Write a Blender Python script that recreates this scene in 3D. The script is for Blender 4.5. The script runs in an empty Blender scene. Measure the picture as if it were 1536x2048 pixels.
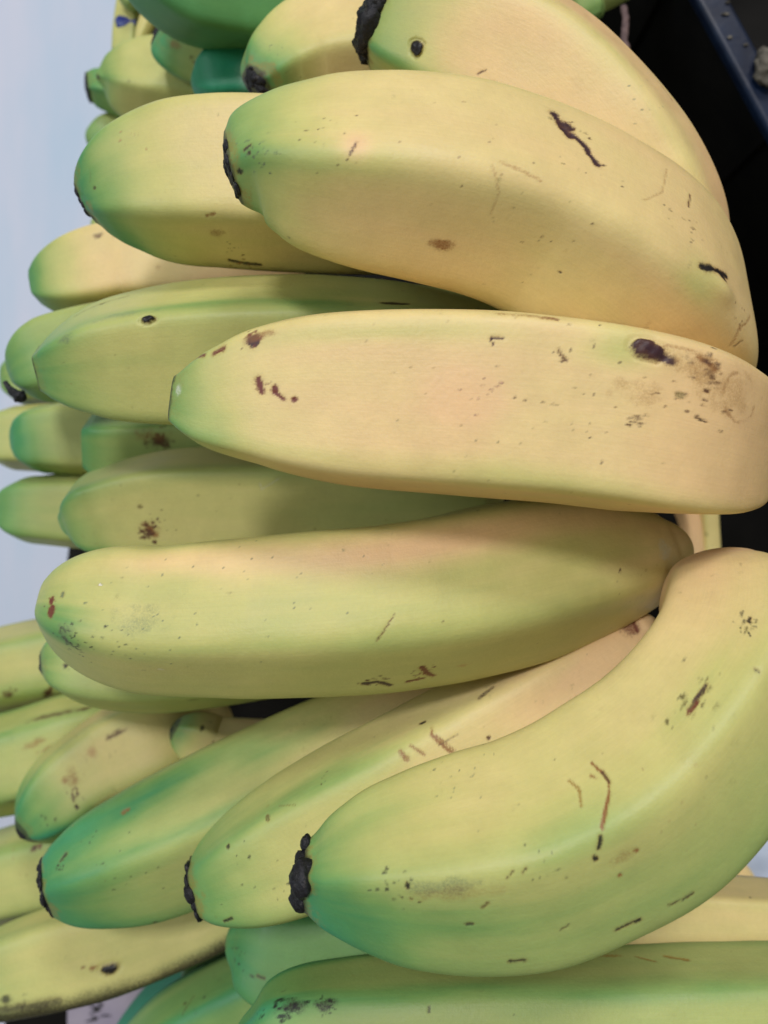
import bpy
import math, random
import numpy as np

C = bpy.context.scene.collection
SC = bpy.context.scene

# ---------------------------------------------------------------- camera, world, lamps, exposure
cam_data = bpy.data.cameras.new('camera')
cam_data.sensor_fit = 'VERTICAL'
cam_data.angle = math.radians(62)
cam_data.clip_start, cam_data.clip_end = 0.01, 50
cam_data.dof.use_dof = True
cam_data.dof.focus_distance = 0.19
cam_data.dof.aperture_fstop = 9.0
cam = bpy.data.objects.new('camera', cam_data)
cam.location = (0, 0, 1.15)                      # held over the pile, looking straight down
C.objects.link(cam)
SC.camera = cam

world = bpy.data.worlds.new('World')
SC.world = world
world.use_nodes = True
bg = world.node_tree.nodes['Background']
bg.inputs[0].default_value = (1.0, 0.92, 0.70, 1)
bg.inputs[1].default_value = 0.28

def area_lamp(name, loc, aim, size, power, colour, size_y=None):
    d = bpy.data.lights.new(name, 'AREA')
    d.shape = 'RECTANGLE'
    d.size, d.size_y = size, size_y or size
    d.energy, d.color = power, colour
    o = bpy.data.objects.new(name, d)
    o.location = loc
    v = np.array(loc) - np.array(aim)
    from mathutils import Vector
    o.rotation_euler = Vector(v).to_track_quat('Z', 'Y').to_euler()
    C.objects.link(o)
    return o

AIM = (0, 0, 0.95)
area_lamp('ceiling_lamp', (-0.33, 1.05, 3.1), AIM, 0.34, 26, (1.0, 0.97, 0.965), 0.34)
area_lamp('ceiling_lamp', (0.55, 2.3, 3.0), AIM, 0.9, 37, (1.0, 0.97, 0.965), 0.5)
area_lamp('ceiling_lamp', (-1.9, 0.4, 2.8), AIM, 0.7, 18, (0.80, 0.92, 1.0), 0.7)

SC.view_settings.view_transform = 'Standard'
SC.view_settings.look = 'None'
SC.view_settings.exposure = 0.0
SC.view_settings.gamma = 1.0

# ---------------------------------------------------------------- numeric helpers
def hash3(ix, iy, iz, seed):
    h = (ix * 374761393 + iy * 668265263 + iz * 2147483647 + seed * 974634777) & 0xFFFFFFFF
    h = ((h ^ (h >> 13)) * 1274126177) & 0xFFFFFFFF
    h = ((h ^ (h >> 16)) * 2246822519) & 0xFFFFFFFF
    return ((h ^ (h >> 15)) & 0xFFFF) / 65535.0

def noise3(x, y, z, seed=0):
    """smooth value noise, 0..1"""
    xf, yf, zf = np.floor(x), np.floor(y), np.floor(z)
    ix, iy, iz = xf.astype(np.int64), yf.astype(np.int64), zf.astype(np.int64)
    fx, fy, fz = x - xf, y - yf, z - zf
    fx, fy, fz = fx*fx*(3-2*fx), fy*fy*(3-2*fy), fz*fz*(3-2*fz)
    out = 0
    for dx in (0, 1):
        for dy in (0, 1):
            for dz in (0, 1):
                w = (fx if dx else 1-fx) * (fy if dy else 1-fy) * (fz if dz else 1-fz)
                out = out + w * hash3(ix+dx, iy+dy, iz+dz, seed)
    return out

def fbm(x, y, z, seed=0, octaves=3):
    a, s, t = 1.0, 0.0, 0.0
    for k in range(octaves):
        s = s + a * noise3(x * 2**k, y * 2**k, z * 2**k, seed + k)
        t += a
        a *= 0.55
    return s / t

def smooth(e0, e1, x):
    t = np.clip((x - e0) / (e1 - e0), 0, 1)
    return t*t*(3-2*t)

def spline(ctrl, n):
    """Catmull-Rom through (x, y, z, r) control points, evenly spaced along its length"""
    P = np.array(ctrl, float)
    P = np.vstack([2*P[0]-P[1], P, 2*P[-1]-P[-2]])
    P[0, 3] = ctrl[0][3]; P[-1, 3] = ctrl[-1][3]
    out = []
    for i in range(1, len(P)-2):
        p0, p1, p2, p3 = P[i-1], P[i], P[i+1], P[i+2]
        d = [max(np.linalg.norm(b[:3]-a[:3]), 1e-6)**0.5 for a, b in ((p0, p1), (p1, p2), (p2, p3))]
        t0, t1 = 0, d[0]; t2 = t1+d[1]; t3 = t2+d[2]
        for t in np.linspace(t1, t2, 60, endpoint=False):
            a1 = (t1-t)/(t1-t0)*p0+(t-t0)/(t1-t0)*p1
            a2 = (t2-t)/(t2-t1)*p1+(t-t1)/(t2-t1)*p2
            a3 = (t3-t)/(t3-t2)*p2+(t-t2)/(t3-t2)*p3
            b1 = (t2-t)/(t2-t0)*a1+(t-t0)/(t2-t0)*a2
            b2 = (t3-t)/(t3-t1)*a2+(t-t1)/(t3-t1)*a3
            out.append((t2-t)/(t2-t1)*b1+(t-t1)/(t2-t1)*b2)
    out.append(P[-2])
    Q = np.array(out)
    L = np.r_[0, np.cumsum(np.linalg.norm(np.diff(Q[:, :3], axis=0), axis=1))]
    s = np.linspace(0, L[-1], n)
    R = np.stack([np.interp(s, L, Q[:, k]) for k in range(4)], 1)
    # light smoothing of the path keeps the skin free of kinks
    for _ in range(max(2, n // 40)):
        R[1:-1] = 0.25*R[:-2]+0.5*R[1:-1]+0.25*R[2:]
    R[:, 3] = np.maximum(R[:, 3], 0.0006)
    return R, s

def section(theta, ridges, p):
    """rounded polygon whose edges (ridges) lie at the given angles"""
    rd = sorted(a % 360 for a in ridges)
    faces = []
    for a, b in zip(rd, rd[1:] + [rd[0] + 360]):
        half = math.radians((b - a) / 2)
        faces.append((math.radians((a + b) / 2), max(math.cos(half), 0.25)))
    th = np.asarray(theta)
    acc = 0
    for phi, c in faces:
        dist = 0.55 * c / math.cos(math.radians(36)) + 0.45      # faces between far ridges lie a little lower
        acc = acc + np.maximum(np.cos(th - phi), 0) ** p / dist ** p
    return acc ** (-1.0 / p)

def skin(ctrl, ridges, p, n_len, n_ring, blunt, seed, twist=0.0, cap=7, lean=0.0):
    """vertex grid of a banana: returns positions (rings, n_ring, 3), arc s (rings), theta (n_ring), radius (rings)"""
    R, s = spline(ctrl, n_len)
    P, r = R[:, :3], R[:, 3]
    T = np.gradient(P, axis=0)
    T /= np.linalg.norm(T, axis=1)[:, None]
    N = np.zeros_like(P)
    v = np.array((0.0, 0.0, 1.0))
    v = v - T[0] * (v @ T[0])
    N[0] = v / np.linalg.norm(v)
    for i in range(1, len(P)):
        v = N[i-1] - T[i] * (N[i-1] @ T[i])
        N[i] = v / np.linalg.norm(v)
    B = np.cross(T, N)
    # rounded ends: the first rings close the blossom end, the last rings the stem end
    Pc, rc, sc = [], [], []
    for k in range(cap, 0, -1):
        q = 1 - k / cap                                 # a shallow dome, so the flare of the tip runs on into it
        Pc.append(P[0] - T[0] * r[0] * blunt * (1 - q*q)); rc.append(max(r[0] * q, 1e-5)); sc.append(-r[0] * (1 - q))
    Pe, re_, se = [], [], []
    for k in range(1, cap + 1):
        q = 1 - k / cap
        Pe.append(P[-1] + T[-1] * r[-1] * 0.5 * (1 - q*q)); re_.append(max(r[-1] * q, 1e-5)); se.append(s[-1] + r[-1] * (1 - q))
    P = np.vstack([Pc, P, Pe]); r = np.r_[rc, r, re_]; s = np.r_[sc, s, se]
    rep = lambda A: np.vstack([np.repeat(A[:1], cap, 0), A, np.repeat(A[-1:], cap, 0)])
    N, B, T = rep(N), rep(B), rep(T)
    nf = int(n_ring * 0.82)                              # most of the points go on the upper side
    th = np.radians(np.r_[np.linspace(-108, 108, nf, endpoint=False), np.linspace(108, 252, n_ring - nf, endpoint=False)])
    rho = section(th, ridges, p)
    sx, sy = rho * np.cos(th), rho * np.sin(th)
    la = math.radians(lean)                              # the radii are half-widths measured across this direction
    w = sx * -math.sin(la) + sy * math.cos(la)
    mid, half = (w.max() + w.min()) / 2, (w.max() - w.min()) / 2
    sx, sy = (sx + mid * math.sin(la)) / half, (sy - mid * math.cos(la)) / half
    # the edges melt into a round neck towards the stem
    k = 0.85 * smooth(s[-1] - 0.045, s[-1] - 0.004, s)[:, None]
    sx = sx[None, :] * (1 - k) + np.cos(th)[None, :] * k
    sy = sy[None, :] * (1 - k) + np.sin(th)[None, :] * k
    V = P[:, None] + r[:, None, None] * (sx[..., None] * N[:, None] + sy[..., None] * B[:, None])
    # the skin is never perfectly true: slow swells and a faint fine unevenness
    nx = fbm(V[..., 0]*45, V[..., 1]*45, V[..., 2]*45, seed, 2) - 0.5
    V = V + (V - P[:, None]) * (0.035 * nx)[..., None]
    return V, s, th, r, T, P, (N, B)


# ---------------------------------------------------------------- materials
def new_mat(name):
    m = bpy.data.materials.new(name)
    m.use_nodes = True
    nt = m.node_tree
    return m, nt, nt.nodes, nt.links, nt.nodes['Principled BSDF']

def node(nt, kind, **inputs):
    n = nt.nodes.new(kind)
    for k, v in inputs.items():
        n.inputs[k.replace('_', ' ')].default_value = v
    return n

def peel_material():
    m, nt, N, L, p = new_mat('banana peel')
    col = N.new('ShaderNodeVertexColor'); col.layer_name = 'peel'
    uv = N.new('ShaderNodeUVMap'); uv.uv_map = 'along'
    mp = N.new('ShaderNodeMapping'); mp.inputs['Scale'].default_value = (0.10, 2.4, 1)
    L.new(uv.outputs[0], mp.inputs[0])
    fibre = node(nt, 'ShaderNodeTexNoise', Scale=1.0, Detail=4.0, Roughness=0.6)     # lengthwise fibres
    L.new(mp.outputs[0], fibre.inputs['Vector'])
    geo = N.new('ShaderNodeTexCoord')
    grain = node(nt, 'ShaderNodeTexNoise', Scale=900.0, Detail=3.0, Roughness=0.65)   # pores
    L.new(geo.outputs['Object'], grain.inputs['Vector'])
    blot = node(nt, 'ShaderNodeTexNoise', Scale=120.0, Detail=4.0, Roughness=0.6)     # faint blotches
    L.new(geo.outputs['Object'], blot.inputs['Vector'])
    mulv = N.new('ShaderNodeMath'); mulv.operation = 'MULTIPLY_ADD'
    L.new(fibre.outputs[0], mulv.inputs[0]); mulv.inputs[1].default_value = 0.13; mulv.inputs[2].default_value = 0.815
    mul2 = N.new('ShaderNodeMath'); mul2.operation = 'MULTIPLY_ADD'
    L.new(blot.outputs[0], mul2.inputs[0]); mul2.inputs[1].default_value = 0.24; L.new(mulv.outputs[0], mul2.inputs[2])
    hsv = N.new('ShaderNodeHueSaturation')
    L.new(col.outputs[0], hsv.inputs['Color']); L.new(mul2.outputs[0], hsv.inputs['Value'])
    ink = N.new('ShaderNodeVertexColor'); ink.layer_name = 'ink'
    spk = node(nt, 'ShaderNodeTexNoise', Scale=2100.0, Detail=3.0, Roughness=0.7)     # ragged, corky edge of every mark
    L.new(geo.outputs['Object'], spk.inputs['Vector'])
    def M(op, a, b=None, c=None):
        n = N.new('ShaderNodeMath'); n.operation = op
        for k, v in enumerate((a, b, c)):
            if v is None: continue
            if isinstance(v, (int, float)): n.inputs[k].default_value = v
            else: L.new(v, n.inputs[k])
        return n.outputs[0]
    al = ink.outputs['Alpha']
    bell = M('MULTIPLY', al, M('SUBTRACT', 1.0, al))
    n0 = M('SUBTRACT', spk.outputs[0], 0.5)
    fac = M('ADD', al, M('MULTIPLY', M('MULTIPLY', bell, n0), 6.5))
    fac.node.use_clamp = True
    mx = N.new('ShaderNodeMix'); mx.data_type = 'RGBA'
    L.new(fac, mx.inputs['Factor']); L.new(hsv.outputs[0], mx.inputs['A']); L.new(ink.outputs[0], mx.inputs['B'])
    L.new(mx.outputs['Result'], p.inputs['Base Color'])
    rr = N.new('ShaderNodeMath'); rr.operation = 'MULTIPLY_ADD'
    L.new(blot.outputs[0], rr.inputs[0]); rr.inputs[1].default_value = 0.24; rr.inputs[2].default_value = 0.34
    L.new(rr.outputs[0], p.inputs['Roughness'])
    p.inputs['Specular IOR Level'].default_value = 0.36
    p.inputs['Subsurface Weight'].default_value = 0.12
    p.inputs['Subsurface Radius'].default_value = (1.0, 0.7, 0.25)
    p.inputs['Subsurface Scale'].default_value = 0.003
    add = N.new('ShaderNodeMath'); add.operation = 'MULTIPLY_ADD'
    L.new(fibre.outputs[0], add.inputs[0]); add.inputs[1].default_value = 0.4; blo = N.new('ShaderNodeMath'); blo.operation = 'MULTIPLY_ADD'
    L.new(blot.outputs[0], blo.inputs[0]); blo.inputs[1].default_value = 0.9; L.new(grain.outputs[0], blo.inputs[2])
    L.new(blo.outputs[0], add.inputs[2])
    pore = N.new('ShaderNodeMath'); pore.operation = 'MULTIPLY_ADD'
    L.new(grain.outputs[0], pore.inputs[0]); pore.inputs[1].default_value = 0.10; pore.inputs[2].default_value = -0.05
    tot = N.new('ShaderNodeMath'); tot.operation = 'ADD'
    L.new(mul2.outputs[0], tot.inputs[0]); L.new(pore.outputs[0], tot.inputs[1]); L.new(tot.outputs[0], hsv.inputs['Value'])
    bp = N.new('ShaderNodeBump'); bp.inputs['Strength'].default_value = 0.15; bp.inputs['Distance'].default_value = 0.0006
    L.new(add.outputs[0], bp.inputs['Height']); L.new(bp.outputs[0], p.inputs['Normal'])
    return m

def scar_material():
    m, nt, N, L, p = new_mat('dried blossom scar')
    tc = N.new('ShaderNodeTexCoord')
    n1 = node(nt, 'ShaderNodeTexNoise', Scale=420.0, Detail=5.0, Roughness=0.7)
    L.new(tc.outputs['Object'], n1.inputs['Vector'])
    r = N.new('ShaderNodeValToRGB')
    e = r.color_ramp.elements
    e[0].position, e[0].color = 0.38, (0.004, 0.0035, 0.005, 1)
    e[1].position, e[1].color = 0.80, (0.11, 0.09, 0.078, 1)
    k = e.new(0.60); k.color = (0.012, 0.013, 0.020, 1)
    L.new(n1.outputs[0], r.inputs[0]); L.new(r.outputs[0], p.inputs['Base Color'])
    p.inputs['Roughness'].default_value = 0.5; p.inputs['Specular IOR Level'].default_value = 0.35
    bp = N.new('ShaderNodeBump'); bp.inputs['Strength'].default_value = 0.7; bp.inputs['Distance'].default_value = 0.001
    L.new(n1.outputs[0], bp.inputs['Height']); L.new(bp.outputs[0], p.inputs['Normal'])
    return m

def noisy_material(name, c0, c1, scale, rough, bump=0.0, stretch=(1, 1, 1), spec=0.5):
    m, nt, N, L, p = new_mat(name)
    tc = N.new('ShaderNodeTexCoord')
    mp = N.new('ShaderNodeMapping'); mp.inputs['Scale'].default_value = stretch
    L.new(tc.outputs['Object'], mp.inputs[0])
    n1 = node(nt, 'ShaderNodeTexNoise', Scale=scale, Detail=6.0, Roughness=0.6)
    L.new(mp.outputs[0], n1.inputs['Vector'])
    r = N.new('ShaderNodeValToRGB')
    e = r.color_ramp.elements
    e[0].position, e[0].color = 0.35, (*c0, 1)
    e[1].position, e[1].color = 0.68, (*c1, 1)
    L.new(n1.outputs[0], r.inputs[0]); L.new(r.outputs[0], p.inputs['Base Color'])
    p.inputs['Roughness'].default_value = rough
    p.inputs['Specular IOR Level'].default_value = spec
    if bump:
        bp = N.new('ShaderNodeBump'); bp.inputs['Strength'].default_value = bump; bp.inputs['Distance'].default_value = 0.001
        L.new(n1.outputs[0], bp.inputs['Height']); L.new(bp.outputs[0], p.inputs['Normal'])
    return m

PEEL, SCAR = peel_material(), scar_material()
FLOOR = noisy_material('pale vinyl floor', (0.55, 0.69, 0.89), (0.76, 0.755, 0.92), 1.6, 0.5, 0.02, (4, 0.8, 1), 0.35)
BLACK = noisy_material('black plastic', (0.003, 0.003, 0.003), (0.008, 0.0075, 0.007), 30.0, 0.6, 0.15, spec=0.12)
CRATE = noisy_material('dusty blue-black plastic', (0.0025, 0.007, 0.024), (0.006, 0.017, 0.05), 60.0, 0.4, 0.3, spec=0.3)
PLASTIC = noisy_material('pale blue plastic sheet', (0.34, 0.44, 0.66), (0.55, 0.64, 0.82), 40.0, 0.3, 0.6)
PAPER = noisy_material('lilac paper', (0.30, 0.27, 0.38), (0.40, 0.36, 0.46), 30.0, 0.8)
INK = noisy_material('black ink', (0.01, 0.01, 0.012), (0.02, 0.02, 0.02), 30.0, 0.7)
STALK = noisy_material('dry purple-brown stalk', (0.05, 0.03, 0.035), (0.17, 0.11, 0.11), 300.0, 0.8, 0.6)
CHIP = noisy_material('dry grey-brown scrap', (0.03, 0.027, 0.022), (0.17, 0.155, 0.13), 200.0, 0.85, 0.8)
STICKER = noisy_material('dark blue sticker', (0.008, 0.02, 0.16), (0.015, 0.035, 0.24), 80.0, 0.3)

# ---------------------------------------------------------------- mesh helpers
def grid_mesh(name, V, mat, closed=True, uv=None, colour=None, ink=None, parent=None):
    """rings x around grid -> smooth mesh object"""
    nr, na = V.shape[:2]
    co = V.reshape(-1, 3)
    i, j = np.meshgrid(np.arange(nr-1), np.arange(na if closed else na-1), indexing='ij')
    j2 = (j + 1) % na
    quads = np.stack([i*na+j, i*na+j2, (i+1)*na+j2, (i+1)*na+j], -1).reshape(-1, 4)[:, ::-1]
    me = bpy.data.meshes.new(name)
    me.vertices.add(len(co)); me.vertices.foreach_set('co', co.astype(np.float32).ravel())
    me.loops.add(quads.size); me.loops.foreach_set('vertex_index', quads.astype(np.int32).ravel())
    me.polygons.add(len(quads))
    me.polygons.foreach_set('loop_start', np.arange(0, quads.size, 4, dtype=np.int32))
    me.polygons.foreach_set('use_smooth', np.ones(len(quads), bool))
    me.update(calc_edges=True)
    if colour is not None:
        a = me.color_attributes.new('peel', 'FLOAT_COLOR', 'POINT')
        a.data.foreach_set('color', np.c_[colour.reshape(-1, 3), np.ones(len(co))].astype(np.float32).ravel())
    if ink is not None:
        a = me.color_attributes.new('ink', 'FLOAT_COLOR', 'POINT')
        a.data.foreach_set('color', ink.reshape(-1, 4).astype(np.float32).ravel())
    if uv is not None:
        u = me.uv_layers.new(name='along')
        u.data.foreach_set('uv', uv.reshape(-1, 2)[quads.ravel()].astype(np.float32).ravel())
    me.materials.append(mat)
    o = bpy.data.objects.new(name, me)
    C.objects.link(o)
    if parent: o.parent = parent
    return o

def poly_mesh(name, verts, faces, mat, parent=None, smooth=False, bevel=0.0):
    me = bpy.data.meshes.new(name)
    me.from_pydata([tuple(v) for v in verts], [], faces)
    me.materials.append(mat)
    for p in me.polygons: p.use_smooth = smooth
    o = bpy.data.objects.new(name, me)
    C.objects.link(o)
    if parent: o.parent = parent
    if bevel:
        md = o.modifiers.new('bevel', 'BEVEL'); md.width = bevel; md.segments = 3
    return o

def prism(name, outline, z0, z1, mat, parent=None, bevel=0.0):
    n = len(outline)
    v = [(x, y, z0) for x, y in outline] + [(x, y, z1) for x, y in outline]
    f = [tuple(range(n))[::-1], tuple(range(n, 2*n))] + [(i, (i+1) % n, n+(i+1) % n, n+i) for i in range(n)]
    return poly_mesh(name, v, f, mat, parent, bevel=bevel)

def tag(o, label, cat, group=None):
    o['label'], o['category'] = label, cat
    if group: o['group'] = group

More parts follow.
